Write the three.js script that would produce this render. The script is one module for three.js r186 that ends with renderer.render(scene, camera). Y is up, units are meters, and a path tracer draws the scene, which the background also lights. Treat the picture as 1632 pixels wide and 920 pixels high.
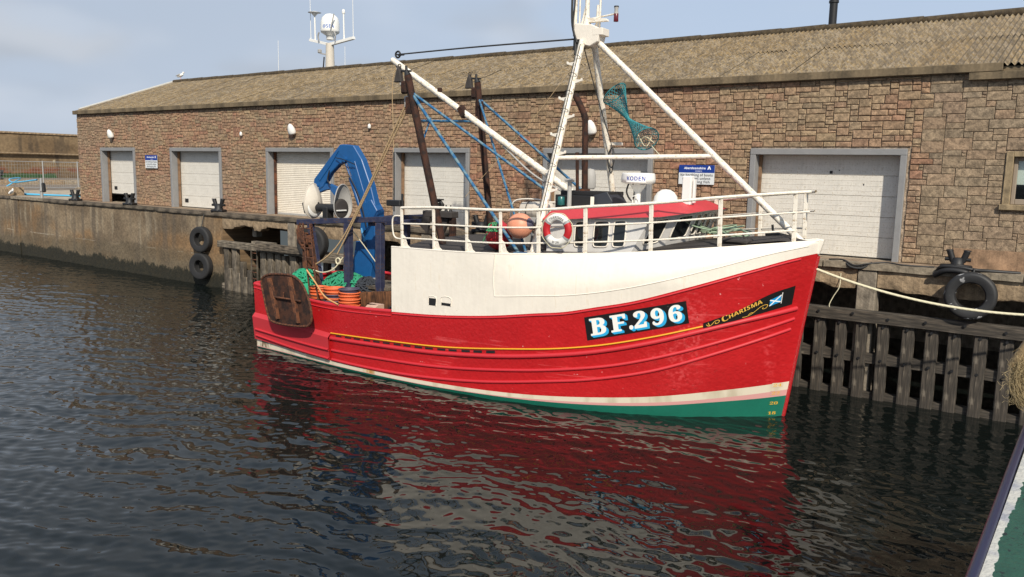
import * as THREE from 'three';
import { mergeGeometries } from 'three/addons/utils/BufferGeometryUtils.js';

// ---------- camera, sky, sun, exposure ----------
const scene = new THREE.Scene();
const camera = new THREE.PerspectiveCamera(38.78, 1632 / 920, 0.1, 600);
camera.position.set(0, 5.6, 22.195);
camera.rotation.order = 'YXZ';
camera.rotation.set(-0.1421, 0.6326, 0.0217);
const renderer = new THREE.WebGLRenderer({ antialias: true });
renderer.setSize(1024, 577);
renderer.toneMapping = THREE.LinearToneMapping;
renderer.toneMappingExposure = 1.05;
renderer.shadowMap.enabled = true;
const sun = new THREE.DirectionalLight(new THREE.Color(1, 0.92, 0.79), 4.5);
sun.position.set(-12 + 55.7, 61.6, 55.7);
sun.target.position.set(-12, 0, 0);
sun.castShadow = true;
sun.shadow.radius = 2.5;
sun.shadow.mapSize.set(4096, 4096);
Object.assign(sun.shadow.camera, { left: -60, right: 60, top: 40, bottom: -40, near: 1, far: 260 });
scene.add(sun, sun.target);

// ---------- noise ----------
function rng(seed) { let a = seed >>> 0; return () => { a = (a + 0x6d2b79f5) | 0; let t = Math.imul(a ^ (a >>> 15), 1 | a); t = (t + Math.imul(t ^ (t >>> 7), 61 | t)) ^ t; return ((t ^ (t >>> 14)) >>> 0) / 4294967296; }; }
const LAT = new Float32Array(65536); { const r = rng(77); for (let i = 0; i < 65536; i++) LAT[i] = r(); }
const lat = (x, y) => LAT[((x & 255) + (y & 255) * 256)];
const mod = (a, n) => ((a % n) + n) % n;
function vnoise(x, y, px = 256, py = 256) {
  const ix = Math.floor(x), iy = Math.floor(y), fx = x - ix, fy = y - iy, sx = fx * fx * (3 - 2 * fx), sy = fy * fy * (3 - 2 * fy);
  const x0 = mod(ix, px), x1 = mod(ix + 1, px), y0 = mod(iy, py), y1 = mod(iy + 1, py);
  const a = lat(x0, y0), b = lat(x1, y0), c = lat(x0, y1), d = lat(x1, y1);
  return (a + (b - a) * sx) * (1 - sy) + (c + (d - c) * sx) * sy;
}
function fbm(x, y, oct = 4, px = 256, py = 256) { let s = 0, w = 0.5, n = 0; for (let i = 0; i < oct; i++) { s += w * vnoise(x + i * 17, y + i * 31, px, py); n += w; w *= 0.5; x *= 2; y *= 2; px *= 2; py *= 2; if (px > 256) px = 256; if (py > 256) py = 256; } return s / n; }
const clamp = (x, a = 0, b = 1) => Math.min(b, Math.max(a, x));
const sstep = (a, b, x) => { const t = clamp((x - a) / (b - a)); return t * t * (3 - 2 * t); };
const lerp = (a, b, t) => a + (b - a) * t;
const mix3 = (a, b, t) => [lerp(a[0], b[0], t), lerp(a[1], b[1], t), lerp(a[2], b[2], t)];

// ---------- the sky ----------
{
  const W = 1024, H = 512, data = new Float32Array(W * H * 4);
  for (let j = 0; j < H; j++) for (let i = 0; i < W; i++) {
    const el = ((j + 0.5) / H - 0.5) * Math.PI, az = ((i + 0.5) / W - 0.5) * 2 * Math.PI;
    const dx = Math.cos(el) * Math.cos(az), dy = Math.sin(el), dz = Math.cos(el) * Math.sin(az);
    let col;
    if (dy < 0) col = [0.10, 0.115, 0.12];
    else {
      const base = mix3([0.56, 0.66, 0.80], [0.30, 0.42, 0.62], Math.pow(dy, 0.6));
      const s = 1 / (dy + 0.22), u = dx * s, v = dz * s;
      const n = fbm(u * 1.3 + 40, v * 1.3 + 60, 5), n2 = fbm(u * 3.1 + 11, v * 3.1 + 90, 4);
      // a bank of grey cloud to the west, thin cloud elsewhere
      const bank = sstep(0.35, 0.95, -dx) * 0.65;
      const cover = clamp(sstep(0.42, 0.68, n) * 0.75 + bank * (0.65 + 0.5 * n2));
      const cloud = mix3([0.43, 0.47, 0.53], [0.66, 0.69, 0.74], sstep(0.35, 0.75, n2) * (1 - bank * 0.75));
      col = mix3(base, cloud, cover * 0.85);
    }
    const o = (j * W + i) * 4; data[o] = col[0]; data[o + 1] = col[1]; data[o + 2] = col[2]; data[o + 3] = 1;
  }
  const t = new THREE.DataTexture(data, W, H, THREE.RGBAFormat, THREE.FloatType);
  t.mapping = THREE.EquirectangularReflectionMapping; t.magFilter = THREE.LinearFilter; t.minFilter = THREE.LinearFilter; t.wrapS = THREE.RepeatWrapping; t.needsUpdate = true;
  scene.background = t; scene.environment = t;
}

// ---------- textures ----------
function tex(w, h, fn, { srgb = true, repeat = true } = {}) {
  const d = new Uint8Array(w * h * 4);
  for (let y = 0; y < h; y++) for (let x = 0; x < w; x++) { const c = fn(x / w, y / h, x, y), o = (y * w + x) * 4; if (typeof c === 'number') { d[o] = d[o + 1] = d[o + 2] = clamp(c) * 255; } else { d[o] = clamp(c[0]) * 255; d[o + 1] = clamp(c[1]) * 255; d[o + 2] = clamp(c[2]) * 255; } d[o + 3] = 255; }
  const t = new THREE.DataTexture(d, w, h); t.magFilter = t.minFilter = THREE.LinearFilter;
  t.wrapS = t.wrapT = repeat ? THREE.RepeatWrapping : THREE.ClampToEdgeWrapping; if (srgb) t.colorSpace = THREE.SRGBColorSpace; t.needsUpdate = true; return t;
}
function rep(t, sx, sy) { const c = t.clone(); c.repeat.set(sx, sy); c.needsUpdate = true; return c; }
const R01 = rng(5);
const T = {};
T.grain = tex(256, 256, (u, v) => { const n = fbm(u * 8, v * 8, 5, 8, 8), f = fbm(u * 64, v * 64, 2, 64, 64); return 0.94 + 0.08 * (n - 0.5) + 0.05 * (f - 0.5); });
T.bump = tex(256, 256, (u, v) => fbm(u * 16, v * 16, 5, 16, 16), { srgb: false });
T.rough = tex(256, 256, (u, v) => fbm(u * 6, v * 6, 5, 6, 6), { srgb: false });
T.stone = tex(512, 512, (u, v) => { const n = fbm(u * 10, v * 10, 5, 10, 10), f = fbm(u * 90, v * 90, 2, 90, 90); return 0.62 + 0.5 * (n - 0.45) + 0.5 * (f - 0.5) + 0.12; });
T.stoneB = tex(512, 512, (u, v) => 0.6 * fbm(u * 20, v * 20, 5, 20, 20) + 0.4 * Math.abs(fbm(u * 12 + 3, v * 12, 3, 12, 12) - 0.5) * 2, { srgb: false });
T.wood = tex(256, 512, (u, v) => { const g = fbm(u * 26, v * 2.0, 4, 26, 2), b = fbm(u * 4, v * 5, 4, 4, 5), c = fbm(u * 60, v * 4, 2, 60, 4); const k = 0.45 + 0.75 * (g - 0.3) * 0.8 + 0.5 * (b - 0.5) + 0.28 * (c - 0.5); return [k * 1.0, k * 0.95, k * 0.87]; });
T.woodB = tex(256, 512, (u, v) => fbm(u * 26, v * 2.0, 4, 26, 2) * 0.7 + 0.3 * fbm(u * 70, v * 5, 2, 70, 5), { srgb: false });
T.rust = tex(256, 256, (u, v) => { const n = fbm(u * 6, v * 6, 5, 6, 6), f = fbm(u * 30, v * 30, 3, 30, 30); return mix3(mix3([0.23, 0.14, 0.10], [0.40, 0.24, 0.15], sstep(0.35, 0.65, n)), [0.50, 0.33, 0.22], sstep(0.55, 0.8, f) * 0.6); });
T.chip = tex(512, 512, (u, v) => { const n = fbm(u * 14, v * 14, 4, 14, 14), f = fbm(u * 48, v * 48, 3, 48, 48); let c = [0.93, 0.91, 0.87]; c = mix3(c, [0.84, 0.80, 0.73], sstep(0.5, 0.75, n)); return mix3(c, [0.50, 0.36, 0.24], sstep(0.69, 0.76, f * 0.7 + n * 0.3)); });
T.blue = tex(256, 256, (u, v) => { const n = fbm(u * 10, v * 10, 5, 10, 10); return mix3([0.12, 0.36, 0.53], [0.40, 0.50, 0.54], sstep(0.45, 0.68, n)); });
T.whitePaint = tex(1024, 1024, (u, v) => { const n = fbm(u * 9, v * 9, 5, 9, 9), s = fbm(u * 70, v * 7, 3, 70, 7), f = fbm(u * 120 + 5, v * 120, 2, 120, 120), g = fbm(u * 30, v * 30, 3, 30, 30); let k = 0.955 + 0.05 * (n - 0.5) + 0.035 * (s - 0.5); let c = [k, k * 0.99, k * 0.97]; c = mix3(c, [0.62, 0.47, 0.33], sstep(0.84, 0.9, f * 0.6 + g * 0.4) * 0.7); c = mix3(c, [0.84, 0.78, 0.69], sstep(0.64, 0.78, s) * sstep(0.55, 0.68, n) * 0.22); return c; });
T.navyRust = tex(256, 256, (u, v) => { const n = fbm(u * 7, v * 7, 5, 7, 7), f = fbm(u * 30, v * 30, 3, 30, 30); return mix3(mix3([0.16, 0.17, 0.27], [0.22, 0.23, 0.31], sstep(0.35, 0.65, n)), [0.36, 0.23, 0.15], sstep(0.58, 0.68, f * 0.5 + n * 0.5)); });
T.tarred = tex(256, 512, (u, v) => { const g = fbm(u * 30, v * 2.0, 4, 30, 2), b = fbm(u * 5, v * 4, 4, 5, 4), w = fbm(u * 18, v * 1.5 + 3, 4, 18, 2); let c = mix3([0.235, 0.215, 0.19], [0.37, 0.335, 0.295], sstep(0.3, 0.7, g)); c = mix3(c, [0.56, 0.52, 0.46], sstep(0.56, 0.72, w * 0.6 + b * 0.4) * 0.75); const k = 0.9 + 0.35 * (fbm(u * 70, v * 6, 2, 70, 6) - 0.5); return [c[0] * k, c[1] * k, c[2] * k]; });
T.roof = tex(1024, 1024, (u, v) => {
  const n = fbm(u * 10, v * 10, 5, 10, 10), l = fbm(u * 24 + 3, v * 24, 5, 24, 24), s = fbm(u * 140, v * 140, 2, 140, 140), d = fbm(u * 60, v * 6, 3, 60, 6);
  let c = mix3([0.43, 0.39, 0.335], [0.56, 0.515, 0.45], sstep(0.3, 0.7, n)); c = mix3(c, [0.55, 0.45, 0.26], sstep(0.45, 0.72, l) * 0.42);
  c = mix3(c, [0.30, 0.27, 0.23], sstep(0.55, 0.75, d) * 0.45); const k = 1 + (s - 0.5) * 0.75; return [c[0] * k, c[1] * k, c[2] * k];
});
T.conc = tex(512, 512, (u, v) => { const n = fbm(u * 7, v * 7, 5, 7, 7), f = fbm(u * 70, v * 70, 2, 70, 70), s = fbm(u * 40, v * 3, 3, 40, 3); const k = 0.80 + 0.45 * (n - 0.5) + 0.18 * (f - 0.5) + 0.16 * (s - 0.5); return [k, k * 0.955, k * 0.89]; });
T.rope = tex(64, 64, (u, v) => 0.55 + 0.45 * Math.abs(Math.sin((u * 2 + v * 2) * Math.PI)), { srgb: false });
T.net = tex(256, 256, (u, v) => 0.5 + 0.5 * fbm(u * 40, v * 40, 3, 40, 40), { srgb: false });

// ---------- materials ----------
const lin = (r, g, b) => new THREE.Color().setRGB(r, g, b);
function mat(color, o = {}) { return new THREE.MeshStandardMaterial({ color, roughness: 0.7, side: THREE.DoubleSide, ...o }); }
const M = {
  red: mat(lin(0.50, 0.013, 0.020), { roughness: 0.38, roughnessMap: null, bumpMap: rep(T.bump, 0.6, 0.6), bumpScale: 0.004 }),
  redFlat: mat(lin(0.52, 0.022, 0.032), { roughness: 0.55 }),
  redBelt: mat(lin(0.50, 0.030, 0.040), { roughness: 0.6 }),
  white: mat(lin(0.90, 0.85, 0.775), { map: rep(T.whitePaint, 0.25, 0.25), roughness: 0.5, bumpMap: rep(T.bump, 0.7, 0.7), bumpScale: 0.003 }),
  chip: mat(lin(0.95, 0.93, 0.90), { map: T.chip, roughness: 0.6 }),
  boot: mat(lin(0.72, 0.66, 0.57), { map: rep(T.grain, 0.5, 0.5), roughness: 0.6 }),
  pink: mat(lin(0.62, 0.31, 0.29), { roughness: 0.6 }),
  green: mat(lin(0.008, 0.16, 0.105), { map: rep(T.grain, 0.4, 0.4), roughness: 0.5 }),
  yellow: mat(lin(0.72, 0.36, 0.02), { roughness: 0.55 }),
  black: mat(lin(0.012, 0.012, 0.013), { roughness: 0.55 }),
  dark: mat(lin(0.05, 0.043, 0.040), { map: T.grain, roughness: 0.85, bumpMap: T.bump, bumpScale: 0.006 }),
  navy: mat(lin(0.9, 0.95, 1.0), { map: T.navyRust, roughness: 0.65 }),
  crane: mat(lin(0.009, 0.095, 0.29), { map: T.grain, roughness: 0.42 }),
  bluePipe: mat(lin(1, 1, 1), { map: T.blue, roughness: 0.6 }),
  rust: mat(lin(1, 1, 1), { map: T.rust, roughness: 0.9, bumpMap: T.bump, bumpScale: 0.006 }),
  rustDark: mat(lin(0.40, 0.38, 0.40), { map: T.rust, roughness: 0.9, bumpMap: T.bump, bumpScale: 0.006 }),
  post: mat(lin(0.34, 0.30, 0.30), { map: T.rust, roughness: 0.85, bumpMap: T.bump, bumpScale: 0.004 }),
  grey: mat(lin(0.42, 0.41, 0.39), { map: T.grain, roughness: 0.7 }),
  cream: mat(lin(0.66, 0.60, 0.51), { map: T.grain, roughness: 0.6 }),
  glass: mat(lin(0.012, 0.015, 0.016), { roughness: 0.06, metalness: 0.0 }),
  tyre: mat(lin(0.021, 0.021, 0.022), { roughness: 0.75, map: T.grain, bumpMap: T.bump, bumpScale: 0.006 }),
  wood: mat(lin(0.54, 0.50, 0.45), { map: T.wood, roughness: 0.95, bumpMap: T.woodB, bumpScale: 0.012 }),
  woodDark: mat(lin(0.215, 0.20, 0.185), { map: T.wood, roughness: 0.9, bumpMap: T.woodB, bumpScale: 0.012 }),
  woodMid: mat(lin(0.30, 0.275, 0.245), { map: T.wood, roughness: 0.9, bumpMap: T.woodB, bumpScale: 0.012 }),
  concrete: mat(lin(0.47, 0.42, 0.35), { map: T.conc, roughness: 0.95, bumpMap: T.bump, bumpScale: 0.012 }),
  concWarm: mat(lin(0.46, 0.37, 0.27), { map: T.conc, roughness: 0.95, bumpMap: T.bump, bumpScale: 0.015 }),
  pale: mat(lin(0.58, 0.53, 0.45), { map: rep(T.conc, 0.3, 0.3), roughness: 0.95 }),
  ropeTan: mat(lin(0.44, 0.31, 0.17), { roughness: 0.95, bumpMap: rep(T.rope, 1, 1), bumpScale: 0.006 }),
  ropePale: mat(lin(0.62, 0.57, 0.40), { roughness: 0.95, bumpMap: rep(T.rope, 1, 1), bumpScale: 0.006 }),
  wire: mat(lin(0.03, 0.03, 0.03), { roughness: 0.6 }),
  netGreen: mat(lin(0.02, 0.30, 0.16), { roughness: 0.9 }),
  netTeal: mat(lin(0.035, 0.20, 0.22), { roughness: 0.9 }),
  orange: mat(lin(0.78, 0.16, 0.05), { roughness: 0.6, map: T.grain }),
  salmon: mat(lin(0.80, 0.33, 0.20), { roughness: 0.5, map: T.grain }),
  buoyRed: mat(lin(0.50, 0.022, 0.03), { roughness: 0.45, map: T.grain }),
  purple: mat(lin(0.075, 0.065, 0.105), { roughness: 0.6, map: T.grain }),
  plastic: mat(lin(0.80, 0.79, 0.75), { roughness: 0.4 }),
  galv: mat(lin(0.38, 0.38, 0.37), { roughness: 0.55, metalness: 0.4 }),
};

// ---------- shape helpers ----------
const V = (x, y, z) => new THREE.Vector3(x, y, z);
function uvm(g, s = 1) {   // uv in metres by the way each face points
  if (g.index) g = g.toNonIndexed(); const p = g.attributes.position, n = p.count, uv = new Float32Array(n * 2), a = V(), b = V(), c = V();
  for (let i = 0; i < n; i += 3) {
    a.fromBufferAttribute(p, i); b.fromBufferAttribute(p, i + 1); c.fromBufferAttribute(p, i + 2);
    const nx = Math.abs((b.y - a.y) * (c.z - a.z) - (b.z - a.z) * (c.y - a.y)), ny = Math.abs((b.z - a.z) * (c.x - a.x) - (b.x - a.x) * (c.z - a.z)), nz = Math.abs((b.x - a.x) * (c.y - a.y) - (b.y - a.y) * (c.x - a.x));
    for (let k = 0; k < 3; k++) { const q = [a, b, c][k]; let u, v; if (nz >= nx && nz >= ny) { u = q.x; v = q.y; } else if (nx >= ny) { u = q.z; v = q.y; } else { u = q.x; v = q.z; } uv[(i + k) * 2] = u * s; uv[(i + k) * 2 + 1] = v * s; }
  }
  g.setAttribute('uv', new THREE.BufferAttribute(uv, 2)); return g;
}
function cbox(w, h, d, b = 0.012) {   // a box with chamfered edges, centred
  b = Math.min(b, w * 0.3, h * 0.3, d * 0.3); const X = w / 2, Y = h / 2, Z = d / 2, pos = [];
  const P = (sx, sy, sz, ax) => [sx * (ax === 0 ? X : X - b), sy * (ax === 1 ? Y : Y - b), sz * (ax === 2 ? Z : Z - b)];
  const tri = (a, b2, c) => { const n = [(b2[1] - a[1]) * (c[2] - a[2]) - (b2[2] - a[2]) * (c[1] - a[1]), (b2[2] - a[2]) * (c[0] - a[0]) - (b2[0] - a[0]) * (c[2] - a[2]), (b2[0] - a[0]) * (c[1] - a[1]) - (b2[1] - a[1]) * (c[0] - a[0])]; const o = (a[0] + b2[0] + c[0]) * n[0] + (a[1] + b2[1] + c[1]) * n[1] + (a[2] + b2[2] + c[2]) * n[2]; o >= 0 ? pos.push(...a, ...b2, ...c) : pos.push(...a, ...c, ...b2); };
  const quad = (a, b2, c, d2) => { tri(a, b2, c); tri(a, c, d2); };
  for (const s of [-1, 1]) { quad(P(s, -1, -1, 0), P(s, 1, -1, 0), P(s, 1, 1, 0), P(s, -1, 1, 0)); quad(P(-1, s, -1, 1), P(1, s, -1, 1), P(1, s, 1, 1), P(-1, s, 1, 1)); quad(P(-1, -1, s, 2), P(1, -1, s, 2), P(1, 1, s, 2), P(-1, 1, s, 2)); }
  for (const s of [-1, 1]) for (const t of [-1, 1]) { quad(P(s, t, -1, 0), P(s, t, 1, 0), P(s, t, 1, 1), P(s, t, -1, 1)); quad(P(s, -1, t, 0), P(s, 1, t, 0), P(s, 1, t, 2), P(s, -1, t, 2)); quad(P(-1, s, t, 1), P(1, s, t, 1), P(1, s, t, 2), P(-1, s, t, 2)); for (const r of [-1, 1]) tri(P(s, t, r, 0), P(s, t, r, 1), P(s, t, r, 2)); }
  const g = new THREE.BufferGeometry(); g.setAttribute('position', new THREE.Float32BufferAttribute(pos, 3)); g.computeVertexNormals(); return uvm(g);
}
const at = (g, x, y, z, rx = 0, ry = 0, rz = 0) => { if (rx || ry || rz) g.applyMatrix4(new THREE.Matrix4().makeRotationFromEuler(new THREE.Euler(rx, ry, rz))); return g.translate(x, y, z); };
const box = (x0, x1, y0, y1, z0, z1, b) => cbox(x1 - x0, y1 - y0, z1 - z0, b).translate((x0 + x1) / 2, (y0 + y1) / 2, (z0 + z1) / 2);
function bar(a, b, r0, r1 = r0, seg = 10) {   // a round bar between two points
  a = V(...a); b = V(...b); const L = a.distanceTo(b), g = new THREE.CylinderGeometry(r1, r0, L, seg, 1);
  const uv = g.attributes.uv; for (let i = 0; i < uv.count; i++) uv.setXY(i, uv.getX(i) * 6.28 * r0, uv.getY(i) * L);
  g.applyQuaternion(new THREE.Quaternion().setFromUnitVectors(V(0, 1, 0), b.clone().sub(a).normalize())); g.translate((a.x + b.x) / 2, (a.y + b.y) / 2, (a.z + b.z) / 2); return g.toNonIndexed();
}
function flat(a, b, w, d, spin = 0) {   // a rectangular bar between two points
  a = V(...a); b = V(...b); const L = a.distanceTo(b), g = cbox(w, L, d, 0.008); if (spin) g.rotateY(spin);
  g.applyQuaternion(new THREE.Quaternion().setFromUnitVectors(V(0, 1, 0), b.clone().sub(a).normalize())); g.translate((a.x + b.x) / 2, (a.y + b.y) / 2, (a.z + b.z) / 2); return g;
}
function tube(pts, r, n = 24, seg = 8, closed = false) {
  const c = new THREE.CatmullRomCurve3(pts.map((p) => V(...p)), closed), L = c.getLength(), g = new THREE.TubeGeometry(c, n, r, seg, closed);
  const uv = g.attributes.uv; for (let i = 0; i < uv.count; i++) uv.setXY(i, uv.getX(i) * L / (r * 8), uv.getY(i)); return g.toNonIndexed();
}
function lathe(pts, seg = 24) { return new THREE.LatheGeometry(pts.map((p) => new THREE.Vector2(...p)), seg).toNonIndexed(); }
function grid(nu, nv, fn, uvf) {   // a smooth sheet
  const pos = [], uv = [], idx = []; for (let j = 0; j <= nv; j++) for (let i = 0; i <= nu; i++) { const p = fn(i / nu, j / nv); pos.push(...p); uv.push(...(uvf ? uvf(i / nu, j / nv, p) : [p[0], p[1]])); }
  for (let j = 0; j < nv; j++) for (let i = 0; i < nu; i++) { const a = j * (nu + 1) + i; idx.push(a, a + 1, a + nu + 2, a, a + nu + 2, a + nu + 1); }
  const g = new THREE.BufferGeometry(); g.setAttribute('position', new THREE.Float32BufferAttribute(pos, 3)); g.setAttribute('uv', new THREE.Float32BufferAttribute(uv, 2)); g.setIndex(idx); g.computeVertexNormals(); return g;
}
function extr(pts, depth, b = 0.01) { const s = new THREE.Shape(pts.map((p) => new THREE.Vector2(...p))); const g = new THREE.ExtrudeGeometry(s, { depth, bevelEnabled: b > 0, bevelSize: b, bevelThickness: b, bevelSegments: 1, curveSegments: 8 }); return uvm(g); }
const clean = (g) => { if (g.index) g = g.toNonIndexed(); for (const k of Object.keys(g.attributes)) if (!['position', 'normal', 'uv', 'color'].includes(k)) g.deleteAttribute(k); if (!g.attributes.uv) uvm(g); return g; };
const join = (...l) => mergeGeometries(l.flat().map(clean));
const used = {};
function numbered(n) { const k = used[n] = (used[n] ?? -1) + 1; return k ? `${n}_${String(k).padStart(3, '0')}` : n; }
function mesh(name, g, m, parent) { const o = new THREE.Mesh(Array.isArray(g) ? join(...g) : g, m); o.name = name; o.castShadow = o.receiveShadow = true; (parent ?? scene).add(o); if (!parent) o.name = numbered(name); return o; }
function tag(o, label, category, group, kind) { o.userData.label = label; if (category) o.userData.category = category; if (group) o.userData.group = group; if (kind) o.userData.kind = kind; return o; }
function thing(name, label, category, pos = [0, 0, 0], turn = 0, group) { const o = new THREE.Group(); o.name = numbered(name); o.position.set(...pos); o.rotation.y = turn; scene.add(o); return tag(o, label, category, group); }
function struct(name, g, m, label, parent) { const o = mesh(name, g, m, parent); o.userData.kind = 'structure'; if (label) o.userData.label = label; return o; }
function dup(src, pos, turn, label, scale) { const o = src.clone(); o.name = numbered(src.name.replace(/_\d{3}$/, '')); o.userData = { ...src.userData }; scene.add(o); o.position.set(...pos); if (turn !== undefined) o.rotation.y = turn; if (label) o.userData.label = label; if (scale) o.scale.setScalar(scale); return o; }
function canvasTex(w, h, draw) { const c = document.createElement('canvas'); c.width = w; c.height = h; const x = c.getContext('2d'); draw(x, w, h); const t = new THREE.CanvasTexture(c); t.colorSpace = THREE.SRGBColorSpace; t.magFilter = THREE.LinearFilter; return t; }
// ================= SETTING =================
T.woodH = T.wood.clone(); T.woodH.rotation = Math.PI / 2; T.woodH.needsUpdate = true;
T.woodHB = T.woodB.clone(); T.woodHB.rotation = Math.PI / 2; T.woodHB.needsUpdate = true;
M.woodH = mat(lin(0.54, 0.50, 0.45), { map: T.woodH, roughness: 0.95, bumpMap: T.woodHB, bumpScale: 0.012 });
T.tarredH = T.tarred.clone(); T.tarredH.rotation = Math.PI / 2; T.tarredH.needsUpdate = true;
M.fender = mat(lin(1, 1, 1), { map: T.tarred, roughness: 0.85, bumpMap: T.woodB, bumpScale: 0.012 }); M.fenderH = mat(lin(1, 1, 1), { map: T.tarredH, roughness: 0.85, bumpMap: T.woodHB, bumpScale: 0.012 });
M.woodMidH = mat(lin(0.33, 0.295, 0.26), { map: T.woodH, roughness: 0.9, bumpMap: T.woodHB, bumpScale: 0.012 });

// ---- the harbour water ----
{
  const r = rng(4242), waves = [];
  for (let i = 0; i < 40; i++) {
    const L = 0.15 * Math.pow(8.5, i / 39), k = 2 * Math.PI / L, dir = 1.5 + (r() + r() + r() - 1.5) * 1.15, s = 0.0150 + 0.0135 * Math.exp(-Math.pow((i - 15) / 11, 2));
    waves.push([k * Math.cos(dir), k * Math.sin(dir), r() * 6.28, s / k]);
  }
  const axis = (...seg) => { const o = []; for (const [a, b, s] of seg) for (let x = a; x < b - 1e-6; x += s) o.push(x); o.push(seg.at(-1)[1]); return o; };
  const X = axis([-170, -60, 1.5], [-60, -32, 0.14], [-32, 1.5, 0.047], [1.5, 40, 1.2]), Z = axis([-9, 0, 0.3], [0, 19, 0.047], [19, 60, 1.2]);
  const nx = X.length, nz = Z.length, pos = new Float32Array(nx * nz * 3), nor = new Float32Array(nx * nz * 3), idx = new Uint32Array((nx - 1) * (nz - 1) * 6);
  let q = 0;
  for (let j = 0; j < nz; j++) for (let i = 0; i < nx; i++) {
    const x = X[i], z = Z[j]; let h = 0, gx = 0, gz = 0;
    const wx = x + 0.9 * (fbm(x * 0.45 + 9, z * 0.45, 3) - 0.5), wz = z + 0.9 * (fbm(x * 0.45, z * 0.45 + 50, 3) - 0.5);
    const gust = 0.36 + 1.2 * fbm(x * 0.11 + 70, z * 0.16 + 20, 4), calm = 0.62 + 0.5 * sstep(-4, -18, x);
    const a0 = gust * calm * sstep(-0.5, 4, z + 3.2);
    for (const [kx, kz, ph, a] of waves) { const t = kx * wx + kz * wz + ph, c = Math.cos(t) * a; h += Math.sin(t) * a; gx += kx * c; gz += kz * c; }
    h *= a0; gx *= a0; gz *= a0; const l = 1 / Math.hypot(gx, 1, gz), o = (j * nx + i) * 3;
    pos[o] = x; pos[o + 1] = h; pos[o + 2] = z; nor[o] = -gx * l; nor[o + 1] = l; nor[o + 2] = -gz * l;
    if (i < nx - 1 && j < nz - 1) { const a = j * nx + i; idx[q++] = a; idx[q++] = a + nx; idx[q++] = a + 1; idx[q++] = a + 1; idx[q++] = a + nx; idx[q++] = a + nx + 1; }
  }
  const g = new THREE.BufferGeometry(); g.setAttribute('position', new THREE.BufferAttribute(pos, 3)); g.setAttribute('normal', new THREE.BufferAttribute(nor, 3)); g.setIndex(new THREE.BufferAttribute(idx, 1));
  struct('harbour_water', g, new THREE.MeshPhysicalMaterial({ color: lin(0.0055, 0.0075, 0.0068), roughness: 0.03, ior: 1.33 }), 'dark rippled harbour water');
}

// ---- quay ----
const QY = 3.46, QX = -32.65;   // quay level; the solid wall ends at QX and the piled quay begins
function roughBlock(x0, x1, y0, y1, z0, z1, amp, step = 0.16, seed = 0, low = 0) {
  const n = (a) => Math.max(1, Math.round(a / step)), g = new THREE.BoxGeometry(x1 - x0, y1 - y0, z1 - z0, n(x1 - x0), n(y1 - y0), Math.min(4, n(z1 - z0)));
  g.translate((x0 + x1) / 2, (y0 + y1) / 2, (z0 + z1) / 2); const p = g.attributes.position;
  for (let i = 0; i < p.count; i++) {
    const x = p.getX(i), y = p.getY(i), z = p.getZ(i), a = fbm(x * 2.1 + seed, y * 2.1 + z * 1.3 + 7, 4) - 0.5, b = fbm(x * 1.7 + seed + 40, z * 2 + y * 0.6, 4) - 0.5;
    const bot = y < y0 + 0.01 ? 1 : 0, front = z > z1 - 0.01 ? 1 : 0; const spall = bot ? Math.max(0, fbm(x * 0.9 + seed, 3.3, 3) - 0.45) * low * 4 : 0;
    p.setXYZ(i, x, y + (y < y1 - 0.01 ? b * amp : 0) + spall, z + (front ? a * amp * 1.4 - (bot || y > y1 - 0.01 ? amp * 0.5 : 0) : 0));
  }
  g.computeVertexNormals(); return uvm(g);
}
const quay = new THREE.Group(); quay.name = 'quay'; tag(quay, 'old concrete quay with solid wall and piled berth', 'quay', null, 'structure'); scene.add(quay);
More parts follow.
